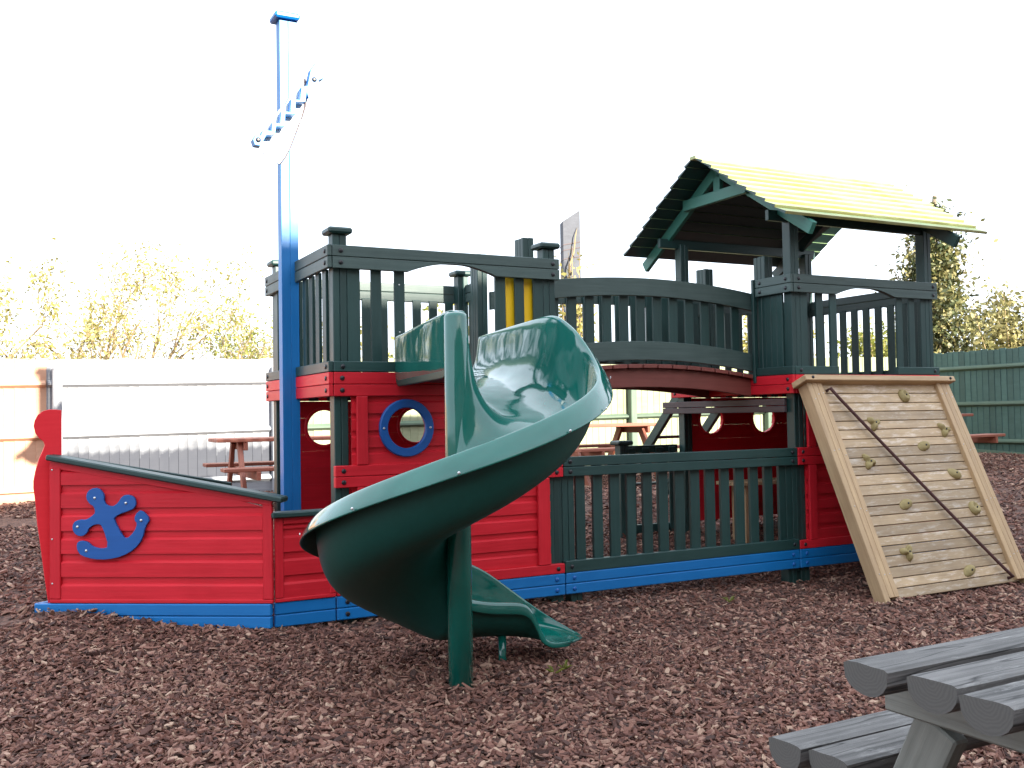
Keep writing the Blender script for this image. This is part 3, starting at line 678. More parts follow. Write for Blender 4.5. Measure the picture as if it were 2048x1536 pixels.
# ---- bridge
def arc(x, e, pk, x0=1.705, x1=3.945): u = (x-x0)/(x1-x0)*2-1; return e+(pk-e)*(1-u*u)
def arc_board(name, parent, y0, t, e0, p0, e1, p1, mat, x0=1.705, x1=3.945):
    n = 28; xs = [x0+(x1-x0)*i/n for i in range(n+1)]; c = (x0+x1)/2; cz = (p0+p1)/2
    pts = [(x-c, -(arc(x, e0, p0)-cz)) for x in xs]+[(x-c, -(arc(x, e1, p1)-cz)) for x in xs[::-1]]
    return prism(name, parent, pts, t, frame((1, 0, 0), (0, 1, 0), (c, y0, cz)), mat, .004)
for y, yo in ((.50, .546), (1.135, 1.112)):
    p = part('bridge_railing', ship, (2.8, y, 1.7))
    arc_board('curved_rail', p, y, .045, 2.235, 2.322, 2.385, 2.468, 'rail'); arc_board('curved_rail', p, y, .045, 1.70, 1.795, 1.855, 1.948, 'rail')
    x = 1.755
    for k in range(13):
        slat_f(p, x, x+.085, arc(x, 1.72, 1.81), arc(x, 2.33, 2.42), yo); x += .1655
p = part('bridge_deck', ship, (2.8, .84, 1.6))
for y in (.52, 1.10): arc_board('bridge_beam', p, y, .05, 1.485, 1.572, 1.630, 1.722, 'brown')
for k in range(15):
    x = 1.72+.148*k; xm = x+.068; zz = arc(xm, 1.632, 1.724); sl = (arc(xm+.01, 1.632, 1.724)-arc(xm-.01, 1.632, 1.724))/.02
    board('bridge_plank', p, (xm, .47, zz+.018), (xm, 1.20, zz+.018), .135, .034, (-sl, 0, 1), 'brown')

# ---- roof of the right tower
xr0, xr1, ye, ze, zr = 3.596, 5.98, -.29, 2.905, 3.622
ym = D/2; run = ym-ye; rise = zr-ze; SL = math.hypot(run, rise); NR = 10
for sgn in (1, -1):
    p = part('roof_slope', ship, (4.8, ym, zr))
    dn = Vector((0, -sgn*run/SL, -rise/SL)); nn = Vector((0, -sgn*rise/SL, run/SL))
    for k in range(NR):
        # board k from the eaves up: thick lower edge laps over the one below
        s0 = SL-(k+1)*SL/NR-.022; s1 = SL-k*SL/NR
        a = Vector((0, ym, zr))+dn*max(0, s0); b_ = Vector((0, ym, zr))+dn*s1
        q = [a+nn*.004, b_+nn*.012, b_+nn*.036, a+nn*.010]
        e0, e1 = xr0+random.uniform(-.006, .006), xr1+random.uniform(-.006, .006); cx = (e0+e1)/2; cc = sum(q, Vector())/4
        V = [(x-cx, v.y-cc.y, v.z-cc.z) for x in (e0, e1) for v in q]
        F = [[0, 1, 2, 3], [4, 5, 6, 7]]+[[i, (i+1) % 4, 4+(i+1) % 4, 4+i] for i in range(4)]
        me = mesh_from(V, F, 'shingle'); me.materials.append(M['green'])
        for pl_ in me.polygons:
            nrm = pl_.normal
            if nrm.dot(nn) < -.5 or abs(nrm.x) > .5: pl_.material_index = 1
        link('roof_board', me, p, Matrix.Translation((cx, cc.y, cc.z)))
abox('ridge_board', ship, (xr0-.01, ym-.045, zr-.01), (xr1+.01, ym+.045, zr+.022), 'shingle')
for x in (3.87, 5.57):
    p = part('roof_truss', ship, (x, ym, 3.0))
    for sgn in (1, -1):
        dn = Vector((0, -sgn*run/SL, -rise/SL)); nn = Vector((0, -sgn*rise/SL, run/SL)); o = Vector((x, ym, zr))-nn*.062
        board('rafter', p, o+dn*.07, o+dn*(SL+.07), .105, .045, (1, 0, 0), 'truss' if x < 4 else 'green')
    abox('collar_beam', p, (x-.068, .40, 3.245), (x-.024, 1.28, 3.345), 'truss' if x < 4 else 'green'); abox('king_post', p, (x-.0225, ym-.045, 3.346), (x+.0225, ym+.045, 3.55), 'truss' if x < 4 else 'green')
for y in (.06, D-.105): abox('wall_plate', ship, (3.75, y+.002, 2.94 if y < 1 else 2.95), (5.75, y+.043, 3.03 if y < 1 else 3.04), 'green')

# ---- bench inside, ladder at the back
p = part('bench', ship, (4.5, 1.2, .2))
for y in (1.0, 1.11, 1.22): abox('seat_board', p, (4.15, y, .665), (5.25, y+.1, .70), 'wood')
for x in (4.28, 5.0): abox('leg', p, (x, 1.05, .1), (x+.07, 1.25, .664), 'wood')
p = part('ladder', ship, (4.4, 1.7, 1.5))
for x in (4.10, 4.72): board('stringer', p, (x, 1.72, 1.60), (x, 3.10, .30), .10, .045, (1, 0, 0), 'green')
for k in range(4): f_ = .18+.2*k; abox('rung', p, (4.123, 1.72+1.38*f_-.04, 1.60-1.3*f_-.015), (4.697, 1.72+1.38*f_+.04, 1.60-1.3*f_+.015), 'green')

# ---------------------------------------------------------------- spiral slide
C0 = Vector((.125, -1.64, 0)); RO = .79
slide = thing('spiral_slide', (C0.x, C0.y, 0), 'glossy green plastic spiral slide winding around a pole down from the ship tower', 'slide')
def rim(a): return 1.55+.00429*(a+33)
def lerp(tab, x):
    for (x0, y0), (x1, y1) in zip(tab, tab[1:]):
        if (x0 <= x <= x1) or (x1 <= x <= x0): return y0+(y1-y0)*(x-x0)/(x1-x0)
    return tab[-1][1]
ST = []                                # origin, lateral dir, r_in, r_out, bed z, inner top z, outer top z, inner lip
for y in (.03, -.12, -.3, -.5, -.7, -.9, -1.1, -1.25, -1.38, -1.5, -1.58):
    f = (0-y)/1.6
    ST.append((Vector((C0.x, y, 0)), Vector((1, 0, 0)), max(.058, .325-.267*max(0, f)*1.04), .995-.195*max(0, f)**.8,
               lerp(((.1, 1.60), (-.5, 1.585), (-1.0, 1.52), (-1.3, 1.44), (-1.64, 1.335)), y), lerp(((.1, 1.90), (-1.4, 1.925), (-1.64, 1.895)), y),
               lerp(((.1, 1.91), (-1.30, 1.935), (-1.40, 1.915), (-1.64, 1.80)), y), .3 if y > -1.45 else .05))
for a in range(0, -271, -9):
    ra = R(a); o = lerp(((0, 1.80), (-9, 1.715), (-18, 1.645), (-27, 1.582), (-36, rim(-36))), a) if a > -36 else rim(a)
    bed = min(lerp(((0, 1.335), (-30, rim(-30)-.33), (-90, rim(-90)-.36), (-270, rim(-270)-.355)), a), o-.2)
    it = lerp(((0, 1.895), (-20, 1.80), (-50, 1.63), (-90, 1.42), (-150, rim(-150)-.03), (-230, rim(-230)-.05), (-270, .46)), a)
    ST.append((C0.copy(), Vector((math.cos(ra), math.sin(ra), 0)), lerp(((0, .055), (-235, .055), (-270, .085)), a), RO, bed, it, o, lerp(((0, .0), (-230, .0), (-270, .05)), a)))
for n_, f_, bed, it, o in (((.205, -1.52), (.205, -.85), .175, .425, .545), ((.305, -1.49), (.305, -.85), .168, .39, .54), ((.42, -1.47), (.43, -.85), .16, .368, .53), ((.52, -1.46), (.58, -.86), .15, .358, .48),
        ((.60, -1.455), (.72, -.89), .135, .345, .375), ((.65, -1.455), (.83, -.95), .125, .285, .285), ((.685, -1.46), (.91, -1.03), .118, .195, .215), ((.715, -1.465), (.97, -1.12), .11, .135, .165),
        ((.75, -1.468), (1.005, -1.20), .105, .115, .135), ((.80, -1.468), (1.02, -1.28), .10, .11, .118), ((.85, -1.46), (1.015, -1.345), .10, .108, .112), ((.895, -1.445), (.99, -1.39), .102, .108, .11)):
    n_, f_ = Vector((*n_, 0)), Vector((*f_, 0)); ST.append((n_, (f_-n_).normalized(), 0, (f_-n_).length, bed, it, o, .05 if it > .15 else .022))
PR = [(-.045, 'L2'), (-.042, 'L1'), (-.02, 'T-'), (0, 1.0, 0), (.015, .80, 0), (.045, .47, 0), (.105, .24, 0), (.20, .085, 0), (.30, .015, 0), (.40, 0, 0), (.53, 0, .0), (.66, 0, .035), (.76, 0, .13), (.82, 0, .30), (.855, 0, .52), (.873, 0, .78), (.882, 0, .95), (.895, 0, 1.0), (.915, 0, .995), (.955, 0, 'd1'), (.995, 0, 'd2'), (1.0, 0, 'D')]
V = []; F = []; npf = len(PR)
for (o, d, r0, r1, bed, it, ot, lip) in ST:
    w = r1-r0; hi, ho = it-bed, ot-bed
    for q in PR:
        if q[1] == 'L2': r, z = r0-.028*min(1, lip/.05), (it-lip*1.3 if lip < .2 else 1.545)
        elif q[1] == 'L1': r, z = r0-.026*min(1, lip/.05), it-min(lip, .05)*.4
        elif q[1] == 'T-': r, z = r0-.014*min(1, lip/.05), it+.001
        elif q[2] in ('d1', 'd2', 'D'): r, z = r0+q[0]*w, ot-min(.10, .55*ho+.012)*{'d1': .38, 'd2': .86, 'D': 1.0}[q[2]]
        else: r, z = r0+q[0]*w, bed+q[1]*hi+q[2]*ho
        V.append(o+d*r+Vector((0, 0, z))-slide.location)
for i in range(len(ST)-1):
    for j in range(npf-1): F.append([i*npf+j, i*npf+j+1, (i+1)*npf+j+1, (i+1)*npf+j])
me = mesh_from(V, F, 'plastic', True)
mid = [p for p in me.polygons if abs(p.normal.z) > .85]
if sum(p.normal.z for p in mid) < 0: me.flip_normals()
me.materials.append(M['plasticback'])
ch = link('chute', me, slide, Matrix.Translation(slide.location))
sd = ch.modifiers.new('solid', 'SOLIDIFY'); sd.thickness = .012; sd.offset = -1; sd.material_offset = 1; sd.material_offset_rim = 1
ss = ch.modifiers.new('smooth', 'SUBSURF'); ss.levels = 1; ss.render_levels = 2
V, F = tube_mesh([(0, 0, -.1), (0, 0, .6), (0, 0, 1.2), (0, 0, 1.86), (0, 0, 1.875), (0, 0, 1.882)], [.0625, .0625, .0625, .060, .054, .04], 28)
link('pole', mesh_from(V, F, 'plastic', True), slide, Matrix.Translation(slide.location))
for x, y in ((.36, -1.22), (.52, -1.32)):
    V, F = tube_mesh([(x-C0.x, y-C0.y, -.1), (x-C0.x, y-C0.y, .16)], [.022, .022], 12)
    link('support_leg', mesh_from(V, F, 'plastic', True), slide, Matrix.Translation(slide.location))
for a in (-20, -52, -75, -114, -150, -185):
    d = Vector((math.cos(R(a)), math.sin(R(a)), 0)); bolt(slide, C0+d*(RO*1.0+.004)+Vector((0, 0, (rim(a) if a < -30 else 1.63)-.085)), d, 'steel', .007)

# ---------------------------------------------------------------- climbing wall
e1 = Vector((.9992, .030, -.003)).normalized(); d0 = Vector((.0222, -.4052, -.9139)); d0 = (d0-e1*d0.dot(e1)).normalized()
TLc = Vector((3.941, -.118, 1.582)); nw = d0.cross(e1).normalized()
if nw.y > 0: nw = -nw                  # faces the camera side
wall = thing('climbing_wall', (4.85, -.5, -.05), 'leaning climbing wall of scuffed pale pine boards with olive holds and a rope', 'climbing wall')
WP = lambda u, w, h=0: TLc+e1*u+d0*w+nw*h
zs = [-.03, .083, .172, .251, .337, .415, .498, .574, .663, .738, .811, .899, .984, 1.075, 1.152, 1.235, 1.324, 1.399, 1.479, 1.567, 1.652, 1.732, 1.812]
for a, b_ in zip(zs, zs[1:]):
    board('wall_board', wall, WP(.12, (a+b_)/2, -.035+random.uniform(-.002, .002)), WP(1.65, (a+b_)/2, -.035), b_-a-.006, .022, nw, 'slatwood', .003)
for u0, end in ((.0, 1), (1.59, -1)):
    for k in range(3):
        u = u0+.028+k*.0565; lo = 1.90 if (k == 0 and end == 1) or (k == 2 and end == -1) else 1.80
        board('side_rail', wall, WP(u, .0, -.045), WP(u, lo, -.045), .054, .11, nw, 'wood', .004)
board('cap_board', wall, WP(-.05, -.022, -.02), WP(1.795, -.022, -.02), .05, .17, nw, 'wood', .005)
for u in (.03, 1.73): bolt(wall, WP(u, -.022, .066), nw, 'bolt', .014)
for u in (.035, .09, .145, 1.615, 1.675, 1.73):
    for w in (.12, .62, 1.1, 1.6): bolt(wall, WP(u, w+random.uniform(-.03, .03), .0105), nw, 'steel', .005)
a, b_ = WP(.232, .06, .02), WP(1.525, 1.775, .02)
V, F = tube_mesh([a-nw*.05, a+nw*.004]+[a.lerp(b_, i/20)-nw*.008*math.sin(math.pi*i/20) for i in range(1, 20)]+[b_+nw*.004, b_-nw*.05], [.0135]*23, 10)
link('rope', mesh_from([v-wall.location for v in V], F, 'ropes', True), wall, Matrix.Translation(wall.location))
def hold_mesh(kind, seed):
    """resin climbing hold: a chunky block with a scooped pocket or horns and a bolt hole"""
    rnd = random.Random(seed); bm = bmesh.new(); bmesh.ops.create_uvsphere(bm, u_segments=24, v_segments=14, radius=1)
    for v in bm.verts:
        p = v.co.copy(); an = math.atan2(p.y, p.x); rr = math.hypot(p.x, p.y)
        if kind == 0:    # round with a big pocket
            s = 1.0; p = Vector((p.x*1.0, p.y*1.0, max(-.05, p.z)*.75)); q = p-Vector((.25, .15, .75)); dd = q.length
            if dd < .75: p.z -= (.75-dd)*.9
        elif kind == 1:  # horned: three lobes
            s = .72+.33*math.cos(3*an+.6); p = Vector((p.x*s*1.25, p.y*s*1.1, max(-.05, p.z)*.8)); q = p-Vector((.2, .1, .8)); dd = q.length
            if dd < .55: p.z -= (.55-dd)*1.1
        else:            # wedge
            p = Vector((p.x*1.15, p.y*.7, max(-.05, p.z)*(.62+.3*p.x)))
        p += p.normalized()*.09*mnoise.noise(p*2.3+Vector((seed, 0, 0)))
        v.co = p*.062
    me = bpy.data.meshes.new('hold'); bm.to_mesh(me); bm.free(); me.polygons.foreach_set('use_smooth', [True]*len(me.polygons)); me.materials.append(M['hold']); return me
hk = [hold_mesh(0, 1), hold_mesh(1, 2), hold_mesh(2, 3)]
for (u, w), k, rz in zip(((1.141, .11), (.634, .365), (1.477, .442), (1.135, .584), (.404, .704), (1.38, .847), (.645, 1.081), (1.457, 1.161), (.454, 1.469), (1.083, 1.674)), (0, 1, 1, 2, 1, 2, 2, 0, 1, 2), (.3, .4, 2.4, .2, 2.2, -.5, .3, .6, .9, .4)):
    h = link('hold', hk[k], wall, frame(e1, nw, WP(u, w, -.026)) @ Matrix.Rotation(rz, 4, 'Z'))
    bolt(h, WP(u, w, .012), nw, 'bolt', .009)

# ---------------------------------------------------------------- picnic tables
def halflog_mesh(L, w, h, mat, seed):
    rnd = random.Random(seed); n = 9; V = []; F = []
    prof = [(-w/2, -.006), (-w/2+.012, 0), (-w/6, .002), (w/6, .001), (w/2-.012, 0), (w/2, -.006)]+[(w/2*math.cos(math.pi*i/n), -.012-h*math.sin(math.pi*i/n)**.8) for i in range(1, n)]
    m_ = len(prof); NS = 14
    for s in range(NS+1):
        x = -L/2+L*s/NS
        k = .985 if s in (0, NS) else 1
        for y, z in prof: V.append((x, y*k+.004*mnoise.noise(Vector((x*3, seed, y*5))), z*k+.003*mnoise.noise(Vector((x*2.5, y*20, seed)))))
    for s in range(NS):
        for i in range(m_): F.append([s*m_+i, s*m_+(i+1) % m_, (s+1)*m_+(i+1) % m_, (s+1)*m_+i])
    F += [list(range(m_))[::-1], [NS*m_+i for i in range(m_)]]
    me = mesh_from(V, F, mat); me.materials.append(M['endgrain'])
    for pl_ in me.polygons:
        if abs(pl_.normal.x) > .8: pl_.material_index = 1
    return me
T0 = thing('picnic_table', (.75, -4.75, 0), 'weathered grey picnic table of half-round logs in front of the climbing wall', 'picnic table')
def put_log(name, x0, x1, y, z, w, h, seed, rz=0):
    return link(name, halflog_mesh(x1-x0, w, h, 'grey', seed), T0, Matrix.Translation(((x0+x1)/2, y, z)) @ Matrix.Rotation(rz, 4, 'Z'))
for k, (y, w) in enumerate(((-4.455, .135), (-4.625, .135), (-4.785, .135), (-4.945, .14), (-5.11, .14))):
    put_log('tabletop_log', -.085+(-.012, .008, -.01, .006, 0)[k], 1.75, y, .742+random.uniform(-.002, .004), w, .062, k+1, R(.5)*random.uniform(-1, 1)+.03)
for k, (y, w) in enumerate(((-4.095, .125), (-4.235, .135), (-5.42, .13), (-5.56, .13))):
    put_log('seat_log', -.03+.02*(k % 2), 1.78, y, .452, w, .065, k+11, .03)
for x in (.12, 1.45):
    board('cross_beam', T0, (x, -4.36, .630), (x, -5.18, .630), .10, .055, (1, 0, 0), 'greyleg', .006)
    board('seat_beam', T0, (x-.052, -4.05, .338), (x-.052, -5.60, .338), .10, .05, (1, 0, 0), 'greyleg', .006)
    for s in (1, -1): board('leg', T0, (x+.006, -4.78+s*.265, .58), (x+.006, -4.78+s*.56, gh(x, -4.78+s*.56)-.02), .125, .052, (1, 0, 0), 'greyleg', .006)
def ptable(x, y, z, rz, label, L=1.8):
    t = thing('picnic_table', (x, y, z), label, 'picnic table', 'red brown picnic tables behind the ship', rz)
    mw = WM[t.name]; P = lambda a, b_, c: mw @ Vector((a, b_, c)); nz = (0, 0, 1); nx_ = mw.to_3x3() @ Vector((1, 0, 0))
    for k in range(5): yy = -.30+.15*k; board('tabletop_board', t, P(-L/2, yy, .755), P(L/2, yy, .755), .14, .04, nz, 'tablered', .006)
    for yy in (-.78, -.63, .63, .78): board('seat_board', t, P(-L/2, yy, .455), P(L/2, yy, .455), .14, .04, nz, 'tablered', .006)
    for xx in (-L/2+.3, L/2-.3):
        board('cross_beam', t, P(xx, -.36, .69), P(xx, .36, .69), .09, .045, nx_, 'tablered'); board('seat_beam', t, P(xx+.047, -.86, .39), P(xx+.047, .86, .39), .09, .045, nx_, 'tablered')
        for s in (1, -1): board('leg', t, P(xx-.047, s*.22, .73), P(xx-.047, s*.66, -.04), .10, .045, nx_, 'tablered')
    return t
ptable(1.09, 5.0, gh(1.1, 5.0)-.02, R(-3), 'red brown picnic table behind the blue mast')
ptable(5.4, 5.35, gh(5.4, 5.3)-.01, R(4), 'red brown picnic table seen under the bridge between the towers')
ptable(10.2, 4.12, gh(10.2, 4.1)-.02, R(8), 'red brown picnic table half hidden behind the climbing wall near the green fence')

# ---------------------------------------------------------------- fences
def fence(x0, x1, y, mat, rmat, label, axis_='x', posts=(), top=2.17, pmat=None, base=None):
    loc = ((x0+x1)/2, y, .3) if axis_ == 'x' else (y, (x0+x1)/2, .3)
    t = thing('board_fence', loc, label, 'fence')
    P = (lambda a, d, z: Vector((a, y-d, z))) if axis_ == 'x' else (lambda a, d, z: Vector((y-d, a, z)))
    nrm = Vector((0, -1, 0)) if axis_ == 'x' else Vector((-1, 0, 0)); al = Vector((1, 0, 0)) if axis_ == 'x' else Vector((0, 1, 0))
    B = base if base else (lambda a: gh(P(a, 0, 0).x, P(a, 0, 0).y))
    x = x0; w = .125
    while x < x1-.03:
        a = min(x+w/2, x1); lo = B(a)-.03; hi = top(a)+random.uniform(-.012, .012)
        m_ = nrm+al*(.075+random.uniform(-.03, .03))
        o = board('fence_board', t, P(a, random.uniform(-.002, .002), lo), P(a, 0, hi), .134, .013, m_, mat, .003); x += .117
    ps = list(posts)
    for p0 in ps:
        q = P(p0, .075, 0); lo = B(p0)-.1; hi = top(p0)-.11
        board('post', t, (q.x, q.y, lo), (q.x, q.y, hi), .11, .11, nrm, pmat or rmat, .01)
    ends = [x0]+[q for q in ps if x0+.1 < q < x1-.1]+[x1]
    for a, b_ in zip(ends, ends[1:]):
        for dz in (.30, .93, 1.57):
            za, zb = top(a)-dz, top(b_)-dz
            L_ = b_-a-.02; tri = [(-.045, 0), (.045, 0), (.012, .06), (-.012, .06)]
            V = [(sx*L_/2, y_, z_) for sx in (-1, 1) for y_, z_ in tri]; F = [[0, 1, 2, 3], [4, 5, 6, 7]]+[[i, (i+1) % 4, 4+(i+1) % 4, 4+i] for i in range(4)]
            pa, pb = P(a+.01, .010, za), P(b_-.01, .010, zb)
            link('rail', mesh_from(V, F, rmat), t, frame(pb-pa, nrm, (pa+pb)/2))
        pa, pb = P(a+.01, .022, B(a)+.06), P(b_-.01, .022, B(b_)+.06); board('gravel_board', t, pa, pb, .15, .022, nrm, rmat)
    return t
FY, FX = 7.0, 13.2
tp = lambda a: 2.135+.013*(a+1)
fence(-9.8, -1.385, FY, 'fbrown', 'fbrown', 'sunlit brown board fence beyond the bow figurehead', posts=(-9.8, -7.0, -4.2), top=tp)
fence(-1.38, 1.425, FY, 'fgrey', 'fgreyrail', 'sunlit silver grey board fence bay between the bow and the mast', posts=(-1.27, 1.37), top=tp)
fence(1.43, FX-.03, FY, 'fgreen_lit', 'fgreenrail', 'sunlit green board fence running behind both ship towers', posts=(4.24, 7.05, 9.86), top=tp)
tp2 = lambda a: 2.345
fence(-9, FY-.02, FX, 'fgreen', 'fgreenrail', 'shaded dark green board fence on the far side of the climbing wall', 'y', posts=(-6.2, -3.4, -.6, 2.2), top=tp2)

# ---------------------------------------------------------------- trees and shrubs beyond the fence
def leaf_quads(pts, size, mat, n, spread, rnd, up_=.3):
    V = np.zeros((n*4, 3)); idx = rnd.integers(0, len(pts), n); P = np.array(pts)[idx]+rnd.normal(0, spread, (n, 3))
    a = rnd.normal(0, 1, (n, 3)); a /= np.linalg.norm(a, axis=1)[:, None]; c = rnd.normal(0, 1, (n, 3)); c[:, 2] += up_
    b_ = np.cross(a, c); b_ /= np.linalg.norm(b_, axis=1)[:, None]
    s = size*rnd.uniform(.6, 1.3, (n, 1))
    V[0::4] = P-a*s; V[1::4] = P+b_*s*.5; V[2::4] = P+a*s; V[3::4] = P-b_*s*.5
    me = bpy.data.meshes.new('leaves'); me.from_pydata(V.tolist(), [], np.arange(n*4).reshape(-1, 4).tolist()); me.materials.append(M[mat]); return me
def tree(name, x, y, H, label, leaves='leafy', nleaf=9000, lsize=.05, stems=5, lean=.5, seed=1, spread=.10, levels=4, z0=None, group=None, bark='twig', crown=True, r0=.09, ivy=False):
    rnd = random.Random(seed); z0 = .35 if z0 is None else z0
    t = thing(name, (x, y, z0), label, 'tree', group); tips = []; V = []; F = []; TV = []; TF = []
    def grow(p, d, L, r, lv):
        n = 5; pts_ = [p]; rad = [r]; q = p.copy(); dd = d.copy()
        for i in range(n):
            dd = (dd+Vector((rnd.gauss(0, .13), rnd.gauss(0, .13), rnd.gauss(.05, .09)))).normalized(); q = q+dd*(L/n); pts_.append(q.copy()); rad.append(max(.004, r*(1-.55*(i+1)/n)))
        v, f = tube_mesh(pts_, rad, 7 if lv < 2 else 4, caps=False); (VV, FF) = (TV, TF) if lv == 0 else (V, F); o = len(VV); VV.extend(v); FF.extend([[o+k for k in q_] for q_ in f])
        if lv >= levels-2: tips.extend([tuple(w) for w in pts_[1:]])
        if lv < levels:
            k = rnd.randint(3, 4) if lv < 2 else rnd.randint(2, 4)
            for j in range(k):
                i = rnd.randint(2, n) if j else n
                ax = Vector((rnd.gauss(0, 1), rnd.gauss(0, 1), rnd.gauss(.25, .5))).normalized()
                nd = (dd*.75+ax*rnd.uniform(.5, .9)).normalized(); grow(pts_[i], nd, L*rnd.uniform(.5, .72), rad[i]*.68, lv+1)
    for s in range(stems):
        an = 2*math.pi*(s+rnd.random()*.6)/stems; l = lean*rnd.uniform(.4, 1.2) if stems > 1 else .05
        grow(Vector((.15*math.cos(an), .15*math.sin(an), -.2)), Vector((l*math.cos(an), l*math.sin(an), 1)).normalized(), H*rnd.uniform(.36, .50), r0*rnd.uniform(.7, 1.1), 0)
    mw = WM[t.name]
    link('trunk', mesh_from(TV, TF, bark, True), t, mw); link('branches', mesh_from(V, F, bark, True), t, mw)['kind'] = 'stuff'
    if nleaf:
        c = link('crown', leaf_quads(tips, lsize, leaves, nleaf, spread, np.random.default_rng(seed)), t, mw); c['kind'] = 'stuff'
    return t
TG = 'bare spring trees beyond the left fence'
tree('spring_tree', -.1, 15.0, 5.1, 'many-stemmed tree with yellow new leaves behind the grey fence, the largest on that side', nleaf=4800, seed=5, stems=5, lean=.5, lsize=.044, group=TG)
tree('spring_tree', -2.2, 16.0, 5.3, 'slender pale tree at the picture edge beyond the brown fence', nleaf=2400, seed=9, stems=2, lean=.5, group=TG)
tree('spring_tree', 3.25, 15.6, 4.5, 'greener small tree just left of the blue mast beyond the fence', 'leafg', nleaf=4600, lsize=.042, seed=14, stems=5, lean=.38, group=TG)
tree('bare_tree', 19.6, 12.2, 7.6, 'tall bare tree with fine twigs rising behind the roof', nleaf=500, lsize=.03, seed=31, stems=2, lean=.2, spread=.15, r0=.075, levels=4)
# tree wrapped in ivy: trunk, ragged tapering column of leaves, a few bare twigs
rnd = np.random.default_rng(77); t = thing('ivy_tree', (18.2, 10.3, .4), 'tall tree trunk wrapped in dark ivy beside the roofed tower', 'tree')
V, F = tube_mesh([(0, 0, -.2), (.05, 0, 2), (-.05, .1, 4), (.1, 0, 6.1)], [.28, .2, .14, .05], 10); link('trunk', mesh_from(V, F, 'bark', True), t, WM[t.name])
P = []
for i in range(900):
    z = rnd.uniform(.2, 5.7); an0 = rnd.uniform(0, 6.283); rr = (1.35-.95*(z/5.7)**.8)*(1+.35*math.sin(z*3+an0)+.2*math.sin(5*an0))*rnd.uniform(.25, 1)**.5; P.append((rr*math.cos(an0), rr*math.sin(an0)*.8, z))
link('foliage', leaf_quads(P, .075, 'ivy', 8500, .16, rnd), t, WM[t.name])['kind'] = 'stuff'
link('twigs', leaf_quads([p for p in P if p[2] < 5], .07, 'hedge', 6000, .25, rnd), t, WM[t.name])['kind'] = 'stuff'
def shrub(x, y, w, h, label, mat, seed, n=6000, group='hedge shrubs beyond the fence', z0=.3, size=.06):
    rnd = np.random.default_rng(seed); t = thing('shrub', (x, y, z0), label, 'shrub', group); P = []; V = []; F = []
    for i in range(34):
        a = rnd.uniform(0, 6.283); l = rnd.uniform(.2, 1); tip = Vector((w/2*l*math.cos(a), .55*w/2*l*math.sin(a), h*rnd.uniform(.55, 1.08)*(1-.35*l*l)))
        st = Vector((tip.x*.25, tip.y*.25, -.1)); mid = st.lerp(tip, .5)+Vector((0, 0, .1*h))
        v, f = tube_mesh([st, mid, tip], [.025, .016, .004], 4, caps=False); o = len(V); V += v; F += [[o+k for k in q] for q in f]
        for k in range(8): P.append(tuple(st.lerp(mid, k/8) if k < 3 else mid.lerp(tip, (k-3)/5)))
    link('stems', mesh_from(V, F, 'twig', True), t, WM[t.name])['kind'] = 'stuff'
    link('foliage', leaf_quads(P, size, mat, n, .16, rnd), t, WM[t.name])['kind'] = 'stuff'
shrub(16.0, 6.6, 4.2, 3.5, 'pale tangled shrub right of the ivy tree above the green fence', 'hedge', 1, 16000)
shrub(18.6, 6.2, 5.0, 4.1, 'broad straw coloured shrub at the picture edge above the green fence', 'hedge', 2, 18000)
shrub(14.9, 9.0, 3.4, 3.2, 'leafy shrub behind the slats under the pitched roof', 'leafg', 3, 14000)
shrub(12.0, 9.4, 3.6, 3.2, 'yellow green shrub seen through the roofed tower railing', 'leafy', 4, 13000)
shrub(9.6, 9.0, 3.0, 3.0, 'pale shrub glimpsed through the bridge railing', 'hedge', 5, 9000)
shrub(7.0, 8.7, 1.0, 4.1, 'yellow shrub growing at the foot of the grey pole', 'leafy', 6, 1500)
shrub(5.6, 10.5, 3.2, 3.1, 'green shrub seen through the arch of the left tower railing', 'leafg', 7, 10000)
shrub(3.9, 11.5, 3.2, 3.2, 'pale green shrub seen through the left tower slats', 'leafy', 8, 9000)
# silvered pole beyond the fence with a dead creeper on it
t = thing('grey_pole', (7.30, 9.16, .3), 'silver grey weathered square pole with slanted top rising beyond the bridge', 'pole')
c, s_ = math.cos(.35), math.sin(.35)
V = []; hw = .155
for z, k in ((0, 0), (4.62, 1)):
    for x, y in ((-hw, -hw), (hw, -hw), (hw, hw), (-hw, hw)): V.append((x*c+y*s_, -x*s_+y*c, z+(.10*(x/hw) if k else 0)))
link('shaft', mesh_from(V, [[0, 1, 2, 3], [4, 5, 6, 7]]+[[i, (i+1) % 4, 4+(i+1) % 4, 4+i] for i in range(4)], 'polegrey'), t, WM[t.name])
for z in (4.02, 4.12, 3.86):
    link('band', box_mesh(.325, .325, .018, 'greybrown', .002), t, WM[t.name] @ Matrix.Translation((0, 0, z)) @ Matrix.Rotation(-.35, 4, 'Z') @ Matrix.Rotation(-.18, 4, 'Y'))
V, F = tube_mesh([(-.16, -.2, 3.3), (-.15, -.21, 3.7), (-.06, -.22, 3.95), (-.02, -.22, 4.25), (.03, -.2, 4.4)], [.02, .018, .014, .01, .004], 6); link('creeper', mesh_from(V, F, 'twig', True), t, WM[t.name])

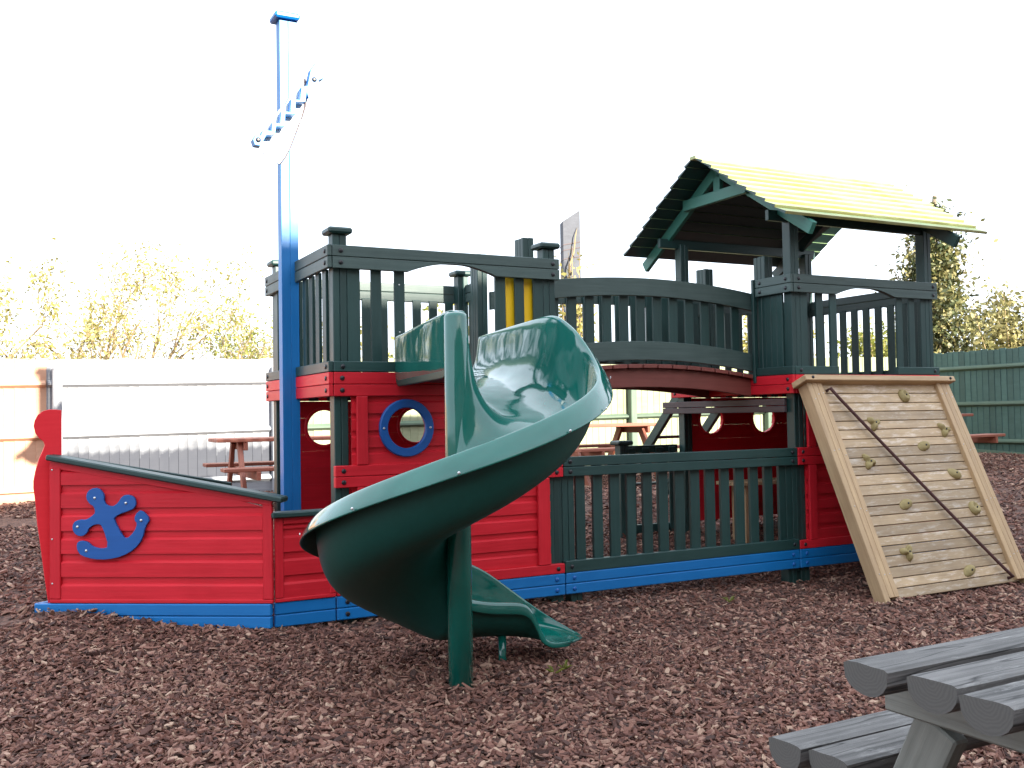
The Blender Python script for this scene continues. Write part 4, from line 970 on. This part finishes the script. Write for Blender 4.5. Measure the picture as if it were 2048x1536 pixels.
# weeds
for k, (x, y) in enumerate(((.62, -1.72), (.74, -1.62), (-2.1, -.9), (2.9, -.35))):
    rnd = random.Random(k); V = []; F = []
    for i in range(7):
        a = rnd.uniform(0, 6.283); l = rnd.uniform(.025, .06); c_, s2 = math.cos(a), math.sin(a); o = len(V)
        V += [(-.004*s2, .004*c_, 0), (.004*s2, -.004*c_, 0), (l*.6*c_+.008*s2, l*.6*s2-.008*c_, l*.7), (l*1.2*c_, l*1.2*s2, l*.8), (l*.6*c_-.008*s2, l*.6*s2+.008*c_, l*.7)]; F.append([o, o+1, o+2, o+3, o+4])
    tag(link('weed', mesh_from(V, F, 'leafg'), None, Matrix.Translation((x, y, gh(x, y)+.01))), ('tiny green weed sprouting beside the slide exit', 'tiny green weed just behind its neighbour at the slide exit', 'tiny green weed in the chips in front of the bow', 'tiny green weed at the foot of the green barrier')[k], 'weed', 'weeds in the bark chips')

# ---------------------------------------------------------------- the building behind the camera whose shadow covers the yard
bld = thing('house', (10, -20, 0), 'two storey rendered building with tiled roof standing behind the play area', 'building')
def gable(x0, x1, y0, y1, ze_, zr_):
    yc = (y0+y1)/2
    V = [(x, y, z) for x in (x0, x1) for y, z in ((y0, -.2), (y1, -.2), (y1, ze_), (yc, zr_-.12), (y0, ze_))]; F = [[0, 1, 2, 3, 4], [5, 6, 7, 8, 9], [0, 1, 6, 5], [1, 2, 7, 6], [4, 0, 5, 9]]
    link('wall', mesh_from([Vector(v)-bld.location for v in V], F, 'render'), bld, WM[bld.name])
    for ya in (y0, y1):
        sy = 1 if ya > yc else -1; e = Vector((0, ya+sy*.35, ze_-.35*(zr_-ze_)/(yc-y0))); r_ = Vector((0, yc, zr_))
        n_ = Vector((0, sy*(zr_-ze_), abs(y1-yc))).normalized()
        board('roof_slope', bld, Vector((x0-.2, 0, 0))+(e+r_)/2, Vector((x1+.2, 0, 0))+(e+r_)/2, (e-r_).length, .12, n_, 'tiles', .01)
gable(3.9, 34, -24, -15, 5.6, 10.15); gable(-14, 3.89, -23, -15.6, 5.4, 9.72)
for x in (-9, -4, 6, 11, 16, 21):
    for z in (1.2, 3.7):
        yy = -14.98 if x > 3 else -15.58
        abox('window', bld, (x, yy-.03, z), (x+1.3, yy+.03, z+1.2), 'glass')
